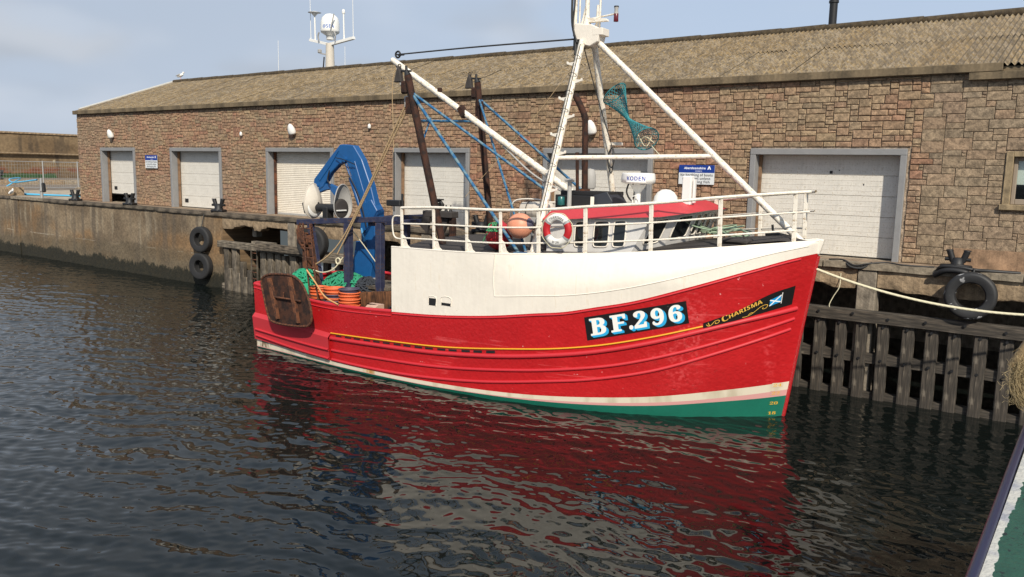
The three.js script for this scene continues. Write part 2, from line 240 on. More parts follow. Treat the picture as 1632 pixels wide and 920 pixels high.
{
  const X0 = -76, W = QX - X0;
  T.quayWall = tex(2048, 256, (u, v) => {
    const x = X0 + u * W, y = v * 3.4; const n = fbm(x * 0.55, y * 0.9, 5), s = fbm(x * 2.6, y * 0.22, 4), f = fbm(x * 11, y * 11, 3), big = fbm(x * 0.16 + 5, 4.2, 3);
    let c = mix3([0.47, 0.41, 0.335], [0.60, 0.535, 0.445], sstep(0.32, 0.66, n)); c = mix3(c, [0.62, 0.47, 0.31], sstep(0.5, 0.75, fbm(x * 0.4 + 30, y * 0.7, 4)) * 0.55);
    c = mix3(c, [0.37, 0.34, 0.31], sstep(0.48, 0.72, s) * 0.5); c = mix3(c, [0.70, 0.66, 0.58], sstep(0.62, 0.8, fbm(x * 3.1 + 80, y * 0.4, 4)) * 0.5);
    const joint = 1.42 + 0.06 * (fbm(x * 1.1, 9, 3) - 0.5); c = mix3(c, [0.74, 0.71, 0.65], Math.exp(-Math.pow((y - joint) / 0.022, 2)) * sstep(0.45, 0.62, fbm(x * 1.6, 2.2, 3)) * 0.9);
    c = mix3(c, [0.40, 0.36, 0.29], sstep(1.55 + 0.7 * (big - 0.5), 1.05 + 0.7 * (big - 0.5), y + (s - 0.5) * 0.7) * 0.6);   // damp stain with a ragged top edge
    const tide = 0.62 + 0.5 * (fbm(x * 1.7, 6.6, 4) - 0.5); c = mix3(c, mix3([0.13, 0.135, 0.09], [0.20, 0.18, 0.125], f), sstep(tide + 0.10, tide - 0.12, y + (f - 0.5) * 0.25));   // weed below the tide mark
    if (x > -34.3) c = mix3(c, [0.66, 0.53, 0.38], 0.35 * sstep(0.8, 1.2, y)); const k = 0.86 + 0.3 * (f - 0.5); return [c[0] * k, c[1] * k, c[2] * k];
  }, { repeat: false });
  const wallMat = mat(lin(1.0, 0.96, 0.90), { map: T.quayWall, roughness: 0.95, bumpMap: rep(T.bump, 40, 3), bumpScale: 0.02 });
  const wallBlock = (x0, x1, seed) => { const g = roughBlock(x0, x1, -1.5, 3.30, -3.2, 0, 0.05, 0.22, seed); const p = g.attributes.position, uv = g.attributes.uv; for (let i = 0; i < p.count; i++) uv.setXY(i, (p.getX(i) - X0) / W, clamp(p.getY(i) / 3.4, 0.002, 0.998)); return g; };
  mesh('quay_wall', wallBlock(X0, -53.18, 3), wallMat, quay); mesh('quay_wall', wallBlock(-53.02, QX, 11), wallMat, quay);
  mesh('joint_fill', box(-53.2, -53.0, -1.5, 3.2, -1, -0.16), M.concWarm, quay);
  // quay top, floor of the shed and the apron beyond its end
  mesh('quay_deck', box(QX + 0.02, 16, 3.18, QY - 0.03, -3.2, -0.32, 0.01), M.concrete, quay);
  mesh('quay_deck', box(-76, QX, 3.302, QY - 0.03, -3.2, -0.32, 0.01), M.concrete, quay);
  mesh('pavement', box(-47.62, 16, QY - 0.028, QY, -1.05, -0.30, 0.01), mat(lin(0.40, 0.32, 0.25), { map: rep(T.conc, 0.5, 0.5), roughness: 0.95, bumpMap: T.bump, bumpScale: 0.01 }), quay);
  // coping beams along the edge, each a length of grey stone or timber
  const r = rng(31); let x = -76; let k = 0;
  const variants = [M.woodMidH, mat(lin(0.36, 0.33, 0.28), { map: T.conc, roughness: 0.95, bumpMap: T.bump, bumpScale: 0.012 }), mat(lin(0.29, 0.265, 0.23), { map: T.woodH, roughness: 0.95, bumpMap: T.woodHB, bumpScale: 0.012 })];
  while (x < 10) { const L = 2.6 + r() * 2.2, h = 0.13 + r() * 0.03; const g = roughBlock(x + 0.02, x + L - 0.02, QY - h - 0.01, QY + 0.012 * r(), -0.30, 0.07 + 0.03 * r(), 0.03, 0.2, k * 7.7); mesh('coping_beam', g, variants[Math.floor(r() * 3)], quay); x += L; k++; }
  // piled berth: edge beams between columns, soffit, columns, dark back wall under the shed
  const cols = [-27.8, -20.2, -12.6, -5.0, 2.6, 10.2]; let px = QX; const colMat = mat(lin(0.33, 0.31, 0.28), { map: T.conc, roughness: 0.95, bumpMap: T.bump, bumpScale: 0.012 });
  for (const cx of cols) { let a = px + (px === QX ? 0.02 : 0.25); const end = cx - 0.25, m = a + (end - a) * (0.42 + 0.2 * r()); mesh('edge_beam', roughBlock(a, m - 0.01, 2.74, 3.29, -0.45, 0.0, 0.07, 0.14, cx, cx < -25 ? 0.45 : 0.12), M.concWarm, quay); mesh('edge_beam', roughBlock(m + 0.01, end, 2.77, 3.29, -0.45, -0.01, 0.07, 0.14, cx + 60, cx < -25 ? 0.45 : 0.12), M.concWarm, quay); mesh('column', box(cx - 0.23, cx + 0.23, -1.5, 3.28, -0.5, 0.03, 0.02), colMat, quay); px = cx; }
  for (const cx of [-30.9, -23.9, -16.3, -8.8, -3.25, -1.0]) mesh('stub_bracket', box(cx - 0.14, cx + 0.14, 2.45, 2.82, -0.75, -0.42, 0.02), colMat, quay);
  mesh('slab_soffit', box(QX, 16, 3.0, 3.178, -9, -0.5, 0.01), M.concrete, quay);
  mesh('rear_wall', box(QX, 16, -1.5, 3.0, -9.4, -9, 0.01), M.concrete, quay);
  mesh('end_wall', box(16, 16.3, -1.5, 3.0, -9.4, 0.0, 0.01), M.concrete, quay);
}
struct('apron', box(-82, -47.64, QY - 0.3, QY - 0.006, -14, -0.31, 0.01), M.pale, 'pale concrete apron beyond the end of the shed');
struct('far_road', box(-115, -64.2, QY - 0.2, QY + 0.004, -70, -2.0, 0.01), mat(lin(0.27, 0.235, 0.20), { map: rep(T.conc, 0.2, 0.2), roughness: 0.95 }), 'brown road along the breakwater');
// ================= THE FISH MARKET SHED =================
const shed = thing('market_shed', 'long low stone fish market shed with white doors and corrugated roof', 'building');
const WZ = -1.0, WX0 = -47.6, WX1 = 5.0, WTOP = 8.30, DTOP = 6.38, WALL_T = 0.42;
const doors = [[-45.08, -41.6], [-38.3, -34.05], [-30.7, -26.3], [-22.85, -19.03], [-15.8, -11.72], [-8.63, -4.5]];
const win = [-2.3, -0.5, 5.02, 6.33];
{
  const openings = [...doors.map(([a, b]) => [a, b, QY, DTOP]), win];
  const backing = mat(lin(0.56, 0.43, 0.31), { map: rep(T.stone, 0.7, 0.7), roughness: 0.97, bumpMap: T.stoneB, bumpScale: 0.01 });
  // backing wall, cut round the openings
  const parts = []; let x = WX0; const zb = WZ - WALL_T, zf = WZ - 0.036;
  for (const [a, b, y0, y1] of openings) { parts.push(box(x, a, QY - 0.2, WTOP, zb, zf, 0.002)); parts.push(box(a, b, y1, WTOP, zb, zf, 0.002)); if (y0 > QY + 0.1) parts.push(box(a, b, QY - 0.2, y0, zb, zf, 0.002)); x = b; }
  parts.push(box(x, WX1, QY - 0.2, WTOP, zb, zf, 0.002));
  const wall = mesh('wall', parts, backing, shed); wall.userData.label = 'warm brown and pink random coursed sandstone wall';
  // the stones: courses of unequal blocks with jumps, on a grid of small units
  const ux = 0.105, uy = 0.074, x0 = WX0 + 0.02, y0 = QY + 0.01, nx = Math.floor((WX1 - x0) / ux), ny = Math.floor((WTOP - 0.06 - y0) / uy), full = new Uint8Array(nx * ny), r = rng(1234);
  for (let j = 0; j < ny; j++) for (let i = 0; i < nx; i++) { const cx = x0 + (i + 0.5) * ux, cy = y0 + (j + 0.5) * uy; for (const [a, b, c, d] of openings) if (cx > a - 0.03 && cx < b + 0.03 && cy > c - 0.02 && cy < d + 0.03) full[j * nx + i] = 1; if (cx > -3.25 && cy < 3.93) full[j * nx + i] = 1; }
  const pal = [[0.345, 0.225, 0.15], [0.35, 0.21, 0.145], [0.38, 0.265, 0.175], [0.31, 0.215, 0.15], [0.40, 0.29, 0.19], [0.355, 0.19, 0.135], [0.29, 0.225, 0.165], [0.41, 0.31, 0.21], [0.32, 0.18, 0.125], [0.36, 0.25, 0.165]];
  const palR = [[0.30, 0.235, 0.175], [0.32, 0.25, 0.185], [0.27, 0.22, 0.17], [0.34, 0.245, 0.18], [0.29, 0.215, 0.165]];
  const stones = [];
  const fits = (i, j, w, h) => { if (i + w > nx || j + h > ny) return false; for (let b = 0; b < h; b++) for (let a = 0; a < w; a++) if (full[(j + b) * nx + i + a]) return false; return true; };
  for (let j = 0; j < ny; j++) for (let i = 0; i < nx; i++) {
    if (full[j * nx + i]) continue; const X = x0 + i * ux, ashlar = X > -4.3;
    const sizes = ashlar ? [[6, 4], [5, 3], [7, 3], [4, 3], [5, 4], [6, 3], [4, 2], [3, 2], [2, 2], [2, 1], [1, 1]] : [[4, 2], [3, 2], [5, 2], [3, 3], [4, 3], [3, 2], [5, 3], [2, 2], [4, 2], [4, 1], [3, 1], [2, 1], [1, 1]];
    const start = Math.floor(r() * (ashlar ? 6 : 9)); let w = 1, h = 1; for (let k = 0; k < sizes.length; k++) { const s = sizes[(start + k) % sizes.length]; if (s[0] === 1 && k < sizes.length - 1) continue; if (fits(i, j, s[0], s[1])) { [w, h] = s; break; } }
    if (w === 1 && h === 1 && !fits(i, j, 1, 1)) continue;
    for (let b = 0; b < h; b++) for (let a = 0; a < w; a++) full[(j + b) * nx + i + a] = 1;
    stones.push([X, y0 + j * uy, w * ux, h * uy, ashlar]);
  }
  const stoneGeo = ([X, Y, w, h, ash]) => {
    const j = ash ? 0.005 : 0.008, J = () => (r() - 0.5) * (ash ? 0.006 : 0.013), c = [[X + j, Y + j], [X + w - j, Y + j], [X + w - j, Y + h - j], [X + j, Y + h - j]].map(([a, b]) => [a + J(), b + J()]);
    const d = ash ? 0.004 + r() * 0.008 : 0.002 + r() * 0.03, bev = ash ? 0.012 : 0.016, zB = WZ - 0.05, z1 = WZ - 0.018 + d * 0.35, z2 = WZ - 0.01 + d * 0.8, mx = X + w / 2, my = Y + h / 2;
    const ring = (s, z, jit) => c.map(([a, b]) => [a + Math.sign(mx - a) * s, b + Math.sign(my - b) * s * 0.8, z + (r() - 0.5) * jit]);
    const R0 = c.map(([a, b]) => [a, b, zB]), R1 = ring(0.001, z1, 0.006), R2 = ring(bev, z2, ash ? 0.004 : 0.009), C = [mx + (r() - 0.5) * w * 0.4, my + (r() - 0.5) * h * 0.4, z2 + (ash ? 0.002 : (r() - 0.35) * 0.016)], pos = [];
    const q = (a, b, e, f) => pos.push(...a, ...b, ...e, ...a, ...e, ...f);
    for (let k = 0; k < 4; k++) { const n = (k + 1) % 4; q(R0[k], R0[n], R1[n], R1[k]); q(R1[k], R1[n], R2[n], R2[k]); pos.push(...R2[k], ...R2[n], ...C); }
    const g = new THREE.BufferGeometry(); g.setAttribute('position', new THREE.Float32BufferAttribute(pos, 3)); g.computeVertexNormals();
    const uv = new Float32Array(pos.length / 3 * 2), ou = r() * 7, ov = r() * 7; for (let i = 0; i < pos.length / 3; i++) { uv[i * 2] = pos[i * 3] * 1.3 + ou; uv[i * 2 + 1] = (pos[i * 3 + 1] + pos[i * 3 + 2]) * 1.3 + ov; } g.setAttribute('uv', new THREE.BufferAttribute(uv, 2));
    const cl = sstep(0.36, 0.58, fbm(X * 0.28 + 11, Y * 0.55 + 4, 4) * 0.75 + fbm(X * 2.2, Y * 2.2, 2) * 0.25 + (r() - 0.5) * 0.3); let p = ash ? palR[Math.floor(r() * palR.length)] : mix3(mix3([0.335, 0.255, 0.17], [0.385, 0.195, 0.14], cl), pal[Math.floor(r() * pal.length)], 0.6); const grey = clamp(fbm(X * 0.35 + 3, Y * 0.7 + 9, 3) * 1.8 - 0.55), dust = sstep(0.45, 0.7, fbm(X * 0.23 + 60, Y * 0.5, 3));
    p = mix3(p, [0.35, 0.265, 0.19], grey * 0.6); p = mix3(p, [0.30, 0.25, 0.19], dust * 0.35); const k = 1.0 + (r() - 0.5) * 0.22;
    const col = new Float32Array(pos.length); for (let i = 0; i < col.length; i += 3) { col[i] = p[0] * k; col[i + 1] = p[1] * k; col[i + 2] = p[2] * k; } g.setAttribute('color', new THREE.BufferAttribute(col, 3)); return g;
  };
  const stoneMat = mat(lin(1.46, 1.38, 1.22), { map: T.stone, vertexColors: true, roughness: 0.95, bumpMap: T.stoneB, bumpScale: 0.012 });
  // the 300 blocks that show largest are parts of their own, the rest one mass
  const show = (s) => s[0] > -1.5 ? -1 : s[2] * s[3] / Math.pow(Math.hypot(s[0] * 0.59 - 22 * 0.0, 23), 2) * (s[0] > -11.5 ? 3 : 1) * (1 + 0.02 * s[0]);
  const order = stones.map((s, i) => i).sort((a, b) => show(stones[b]) - show(stones[a])), big = new Set(order.slice(0, 300)), rest = [];
  stones.forEach((s, i) => { const g = stoneGeo(s); if (big.has(i)) mesh('stone', g, stoneMat, wall); else rest.push(g); });
  const rm = mesh('far_stonework', mergeGeometries(rest), stoneMat, wall); rm.userData.kind = 'stuff';
  mesh('plinth', box(-3.25, WX1, QY - 0.02, 3.925, WZ - 0.05, WZ + 0.012, 0.006), mat(lin(0.44, 0.31, 0.22), { map: rep(T.conc, 0.7, 0.7), roughness: 0.9 }), shed);
  // other walls of the shed
  mesh('gable_wall', extr([[0, QY - 0.2], [0, WTOP], [-6.06, 10.5], [-12.1, WTOP], [-12.1, QY - 0.2]], 0.3, 0).rotateY(-Math.PI / 2).translate(WX0 + 0.3, 0, WZ - 0.06), backing, shed);
  mesh('rear_wall', box(WX0, WX1, QY - 0.2, WTOP, -13.2, -12.9, 0.002), backing, shed);
  mesh('end_wall', box(WX1, WX1 + 0.3, QY - 0.2, 10.2, -13.2, WZ - 0.05, 0.002), backing, shed);
  mesh('floor', box(WX0 + 0.1, WX1, QY - 0.2, QY - 0.004, -12.9, WZ - WALL_T + 0.36, 0.002), M.concrete, shed);
}
// doors
{
  const frameMat = mat(lin(0.27, 0.27, 0.272), { map: rep(T.grain, 0.8, 0.8), roughness: 0.7, bumpMap: T.bump, bumpScale: 0.003 });
  const doorTex = tex(512, 512, (u, v) => { const n = fbm(u * 4, v * 4, 5, 4, 4), s = fbm(u * 30, v * 3, 4, 30, 3), f = fbm(u * 50, v * 50, 2, 50, 50); let k = 0.93 + 0.08 * (n - 0.5) + 0.07 * (s - 0.5); let c = [k, k * 0.985, k * 0.955]; c = mix3(c, [0.72, 0.66, 0.56], sstep(0.70, 0.80, f) * 0.5); return c; });
  const white = mat(lin(0.80, 0.79, 0.765), { map: doorTex, roughness: 0.5 }), cream = mat(lin(0.88, 0.83, 0.75), { map: doorTex, roughness: 0.5 }), inner = mat(lin(0.36, 0.24, 0.16), { map: T.conc, roughness: 0.9 });
  const desc = ['white panelled shed door raised a little off the ground', 'closed white shed door with small black plate low down', 'cream ribbed roller shutter with rust down its edge', 'white shed door behind the brown boat posts', 'white shed door behind the wheelhouse', 'wide white panelled shed door beside the boat bow'];
  doors.forEach(([a, b], k) => {
    const fw = 0.16, zf = WZ + 0.05, zd = WZ - 0.43, d = new THREE.Group(); d.name = 'door'; d.userData.label = desc[k]; shed.add(d);
    mesh('lintel', box(a, b, DTOP - fw, DTOP + 0.01, WZ - WALL_T, zf, 0.012), frameMat, d);
    mesh('jamb', box(a, a + fw, QY - 0.01, DTOP - fw, WZ - WALL_T, zf - 0.003, 0.012), frameMat, d); mesh('jamb', box(b - fw, b, QY - 0.01, DTOP - fw, WZ - WALL_T, zf - 0.003, 0.012), frameMat, d);
    mesh('guide', box(a + fw, a + fw + 0.07, QY, DTOP - fw, zd + 0.05, zd + 0.16, 0.004), k === 2 ? M.rust : inner, d); mesh('guide', box(b - fw - 0.06, b - fw, QY, DTOP - fw, zd + 0.05, zd + 0.13, 0.004), inner, d);
    const y0 = k === 0 ? QY + 0.46 : QY + 0.03, y1 = DTOP - fw + 0.02, x0 = a + fw + 0.02, x1 = b - fw - 0.02;
    if (k === 2) {
      const n = 34, prof = []; for (let i = 0; i <= n * 4; i++) prof.push([zd + 0.022 * Math.abs(Math.sin(i / 4 * Math.PI)), y0 + (y1 - y0) * i / (n * 4)]);
      const g = grid(1, n * 4, (u, v) => { const p = prof[Math.round(v * n * 4)]; return [lerp(x0, x1, u), p[1], p[0]]; }); mesh('shutter', g, cream, d); mesh('bottom_bar', box(x0, x1, y0 - 0.03, y0 + 0.06, zd - 0.03, zd + 0.045, 0.006), M.grey, d);
    } else {
      const n = Math.round((y1 - y0) / 0.52), h = (y1 - y0) / n;
      for (let i = 0; i < n; i++) { const rib = [box(x0, x1, y0 + i * h + 0.004, y0 + (i + 1) * h - 0.004, zd - 0.05, zd, 0.006)]; for (let q = 1; q < 4; q++) rib.push(box(x0 + 0.02, x1 - 0.02, y0 + i * h + q * h / 4 - 0.006, y0 + i * h + q * h / 4 + 0.006, zd - 0.01, zd + 0.006, 0.003)); mesh('panel', rib, white, d); }
      mesh('bottom_seal', box(x0, x1, y0 - 0.05, y0, zd - 0.045, zd - 0.008, 0.006), M.black, d);
      if (k < 2) mesh('hand_plate', box(x0 + 0.32, x0 + 0.6, y0 + 0.22, y0 + 0.40, zd, zd + 0.03, 0.008), M.black, d);
      if (k === 5) { mesh('scuff_mark', box(-6.52, -6.44, 5.72, 5.80, zd + 0.002, zd + 0.008, 0.002), M.black, d); mesh('scuff_mark', box(-6.28, -6.25, 5.80, 5.83, zd + 0.002, zd + 0.008, 0.002), M.black, d); mesh('scuff_mark', box(-5.62, -5.59, 5.42, 5.47, zd + 0.002, zd + 0.008, 0.002), M.black, d); }
    }
  });
  // the window near the end
  const w = new THREE.Group(); w.name = 'window'; w.userData.label = 'timber framed shed window with pale green blind'; shed.add(w); const [a, b, c, d] = win, wood = mat(lin(0.42, 0.35, 0.24), { map: T.conc, roughness: 0.85 });
  mesh('frame', [box(a, a + 0.16, c, d, WZ - 0.3, WZ + 0.03, 0.01), box(b - 0.16, b, c, d, WZ - 0.3, WZ + 0.03, 0.01), box(a + 0.16, b - 0.16, d - 0.13, d, WZ - 0.3, WZ + 0.028, 0.01)], wood, w);
  mesh('sill', box(a - 0.05, b + 0.05, c - 0.10, c + 0.04, WZ - 0.3, WZ + 0.10, 0.015), wood, w);
  const sash = mat(lin(0.27, 0.22, 0.17), { roughness: 0.7 });
  mesh('sash', [box(a + 0.16, a + 0.25, c + 0.04, d - 0.13, WZ - 0.25, WZ - 0.13), box(b - 0.25, b - 0.16, c + 0.04, d - 0.13, WZ - 0.25, WZ - 0.13), box(a + 0.25, b - 0.25, c + 0.04, c + 0.17, WZ - 0.25, WZ - 0.132), box(a + 0.25, b - 0.25, d - 0.22, d - 0.13, WZ - 0.25, WZ - 0.132)], sash, w);
  mesh('pane', box(a + 0.24, b - 0.24, c + 0.16, d - 0.21, WZ - 0.205, WZ - 0.20, 0.001), new THREE.MeshPhysicalMaterial({ color: 0xffffff, roughness: 0.03, transmission: 1, thickness: 0, ior: 1.5 }), w);
  mesh('blind', box(a + 0.2, b - 0.2, c + 0.52, d - 0.15, WZ - 0.27, WZ - 0.26, 0.002), mat(lin(0.42, 0.50, 0.44), { roughness: 0.9 }), w);
}
// roof
{
  const roof = new THREE.Group(); roof.name = 'roof'; roof.userData.label = 'lichen spotted corrugated cement roof'; shed.add(roof);
  const EY = 8.36, EZ = -0.86, RY = 10.56, RZ = -7.06, a = Math.atan2(RY - EY, EZ - RZ), L = Math.hypot(RY - EY, EZ - RZ), rows = 2, len = L / rows + 0.12, r = rng(99);
  const geos = []; for (let k = 0; k < 6; k++) { const ou = r() * 3, ov = r() * 3, bowed = 0.01 * (r() - 0.5); geos.push(grid(56, 3, (u, v) => [u * 1.022, 0.036 * Math.cos(u * 1.022 * 2 * Math.PI / 0.146) + bowed * Math.sin(v * 3.14) + 0.014 * (1 - v), -v * len], (u, v) => [u * 0.5 + ou, v * len * 0.5 + ov])); }
  const mats = [[1, 1, 1], [0.92, 0.91, 0.90], [1.06, 1.03, 0.97], [0.97, 0.93, 0.86], [1.03, 1.02, 1.0]].map(([x, y, z]) => mat(lin(x * 0.92, y * 0.89, z * 0.83), { map: T.roof, roughness: 0.97, bumpMap: rep(T.bump, 3, 3), bumpScale: 0.02 }));
  const n = Math.ceil(WX1 + 1 - WX0);
  for (let row = 0; row < rows; row++) for (let i = 0; i < n; i++) { const s = mesh('roof_sheet', geos[Math.floor(r() * 6)], mats[Math.floor(r() * 5)], roof), d = row * (L / rows); s.position.set(WX0 + 0.1 + i * 1.022, EY + Math.sin(a) * d + (r() - 0.5) * 0.012 + row * 0.004, EZ - Math.cos(a) * d + (r() - 0.5) * 0.03); s.rotation.x = a + (r() - 0.5) * 0.004; }
  const capMat = mat(lin(0.30, 0.275, 0.23), { map: T.roof, roughness: 0.97 });
  for (let i = 0; i < 36; i++) { const x0 = WX0 + 0.02 + i * 1.5, g = new THREE.CylinderGeometry(0.13, 0.145, 1.53, 10, 1, false).rotateZ(Math.PI / 2); mesh('ridge_cap', at(uvm(g), x0 + 0.76, RY + 0.03 + (r() - 0.5) * 0.02, RZ, 0, (r() - 0.5) * 0.012, (r() - 0.5) * 0.012), capMat, roof); }
  mesh('rear_slope', grid(2, 1, (u, v) => [lerp(WX0, WX1 + 1, u), lerp(RY, EY, v), lerp(RZ, -13.3, v)]), mats[0], roof);
  const fas = mat(lin(0.235, 0.195, 0.135), { map: rep(T.conc, 0.4, 0.4), roughness: 0.85 });
  mesh('gutter', box(WX0 - 0.1, -2.55, 8.215, 8.42, -0.98, -0.84, 0.012), fas, roof); mesh('gutter', box(-3.26, WX1 + 1, 8.03, 8.213, -0.98, -0.85, 0.012), fas, roof);
  mesh('eave_board', box(-2.55, WX1 + 1, 8.2, 8.335, -1.02, -0.93, 0.008), fas, roof);
  mesh('verge_board', flat([WX0 - 0.02, 8.48, -1.2], [WX0 - 0.02, RY + 0.02, RZ - 0.02], 0.10, 0.2), mat(lin(0.62, 0.60, 0.54), { roughness: 0.7 }), roof);
  mesh('soffit', box(WX0, WX1, 8.29, 8.33, -13.0, -0.99, 0.004), fas, roof);
  mesh('flue', [bar([-8.45, 10.3, -7.4], [-8.45, 13.2, -7.4], 0.13, 0.13, 14), bar([-8.45, 11.47, -7.4], [-8.45, 11.55, -7.4], 0.16, 0.16, 14)], M.black, shed);
}
// wall lamps, small sensor, signs: fixed to the wall
{
  const shell = lathe([[0.001, 0.30], [0.07, 0.27], [0.14, 0.18], [0.19, 0.02], [0.2, -0.12], [0.17, -0.2], [0.001, -0.22]], 16); shell.scale(0.95, 0.92, 0.75); shell.rotateX(0.35);
  const spots = [[-43.69, 7.08, 'bulkhead lamp above the half raised shed door'], [-28.74, 7.14, 'bulkhead lamp above the ribbed roller shutter'], [-13.89, 7.02, 'bulkhead lamp above the door behind the exhaust pipe']];
  for (const [x, y, w] of spots) { const l = thing('wall_lamp', 'white ' + w, 'lamp', [x, y, WZ + 0.16], 0, 'bulkhead lamps on the shed wall'); mesh('cover', shell.clone(), M.plastic, l); mesh('bracket', box(-0.07, 0.07, -0.1, 0.1, -0.16, -0.06), M.grey, l); }
  const s = thing('wall_sensor', 'tiny white sensor box high on the shed wall', 'sensor', [-24.1, 7.24, WZ + 0.07]); mesh('case', lathe([[0.001, 0.1], [0.06, 0.05], [0.07, -0.08], [0.001, -0.09]], 10), M.plastic, s);
  const s2 = thing('wall_sensor', 'small white sensor on the wall between two closed doors', 'sensor', [-32.4, 7.02, WZ + 0.07]); mesh('case', lathe([[0.001, 0.1], [0.06, 0.05], [0.07, -0.08], [0.001, -0.09]], 10), M.plastic, s2);
  const sign = (x0, x1, y0, y1, label) => {
    const t = canvasTex(512, 288, (c, w, h) => {
      c.fillStyle = '#d9dcdd'; c.fillRect(0, 0, w, h); c.fillStyle = '#10368a'; c.fillRect(0, 0, w, h * 0.4); c.fillStyle = '#ffffff'; c.textAlign = 'center';
      c.font = 'bold 44px sans-serif'; c.fillText('Aberdeenshire', w * 0.45, h * 0.22); c.font = '24px sans-serif'; c.fillText('COUNCIL', w * 0.56, h * 0.345);
      c.beginPath(); c.moveTo(w * 0.80, h * 0.23); c.lineTo(w * 0.835, h * 0.06); c.lineTo(w * 0.865, h * 0.06); c.lineTo(w * 0.90, h * 0.23); c.lineTo(w * 0.87, h * 0.23); c.lineTo(w * 0.85, h * 0.13); c.lineTo(w * 0.83, h * 0.23); c.fill();
      c.fillStyle = '#20242a'; c.font = 'bold 52px sans-serif'; c.fillText('No berthing of boats', w / 2, h * 0.58, w * 0.92); c.fillText('at market unless', w / 2, h * 0.76, w * 0.8); c.fillText('discharging fish', w / 2, h * 0.94, w * 0.78);
    });
    const s = thing('wall_sign', label, 'sign', [(x0 + x1) / 2, (y0 + y1) / 2, WZ + 0.075], 0, 'harbour signs on the shed wall'), w = x1 - x0, h = y1 - y0;
    mesh('board', box(-w / 2, w / 2, -h / 2, h / 2, -0.03, 0), M.grey, s); mesh('face', grid(1, 1, (u, v) => [lerp(-w / 2, w / 2, u), lerp(-h / 2, h / 2, v), 0.004], (u, v) => [u, v]), mat(0xffffff, { map: t, roughness: 0.5 }), s);
  };
  sign(-40.5, -39.38, 5.36, 6.02, 'blue and white harbour sign beside the half raised door'); sign(-10.79, -9.66, 5.33, 5.90, 'blue and white no berthing sign beside the bow door');
}
// ================= THE FISHING BOAT =================
// own axes: x forward from the stem at the waterline, y up, z to starboard
const BT = 0.067, BO = [-5.93, 0, 3.14];
const boat = thing('fishing_boat', 'red and white wooden trawler BF.296 moored beside the quay', 'boat', BO, BT);
const bw = ([x, y, z]) => [BO[0] + x * Math.cos(BT) + z * Math.sin(BT), y, BO[2] - x * Math.sin(BT) + z * Math.cos(BT)];
const onBoat = (name, label, cat, p, group, turn = 0) => thing(name, label, cat, bw(p), BT + turn, group);
function curve(X, Y) { const n = X.length, m = X.map((_, i) => i === 0 ? (Y[1] - Y[0]) / (X[1] - X[0]) : i === n - 1 ? (Y[n - 1] - Y[n - 2]) / (X[n - 1] - X[n - 2]) : ((Y[i + 1] - Y[i]) / (X[i + 1] - X[i]) * (X[i] - X[i - 1]) + (Y[i] - Y[i - 1]) / (X[i] - X[i - 1]) * (X[i + 1] - X[i])) / (X[i + 1] - X[i - 1]));
  return (x) => { if (x <= X[0]) return Y[0]; if (x >= X[n - 1]) return Y[n - 1]; let i = 0; while (X[i + 1] < x) i++; const h = X[i + 1] - X[i], t = (x - X[i]) / h, a = t * t, b = a * t; return (2 * b - 3 * a + 1) * Y[i] + (b - 2 * a + t) * h * m[i] + (-2 * b + 3 * a) * Y[i + 1] + (b - a) * h * m[i + 1]; }; }
const hw = curve([0, .54, 1.75, 3.03, 5.19, 7.84, 10.99, 14.19, 15.8], [.035, .53, 1.43, 2.13, 2.84, 3.12, 3.02, 2.62, 2.44]);
const hd = curve([0, .4, 1.2, 2.4, 4.0, 6.0, 8.5, 11.5, 14.2, 16.4], [.04, .72, 1.50, 2.24, 2.80, 3.08, 3.16, 3.08, 2.80, 2.53]);
const stem = (y) => 0.142 * y, STERN = -15.5;
const hb = (x, y) => { const d = Math.max(0, stem(y) - x), k = clamp(y / 3.2); return (y < 0 ? 1 + y * 0.18 : 1) * hw(d) * (1 - k) + hd(d) * k; };
const line = (pts) => curve(pts.map((p) => p[0]), pts.map((p) => p[1]));
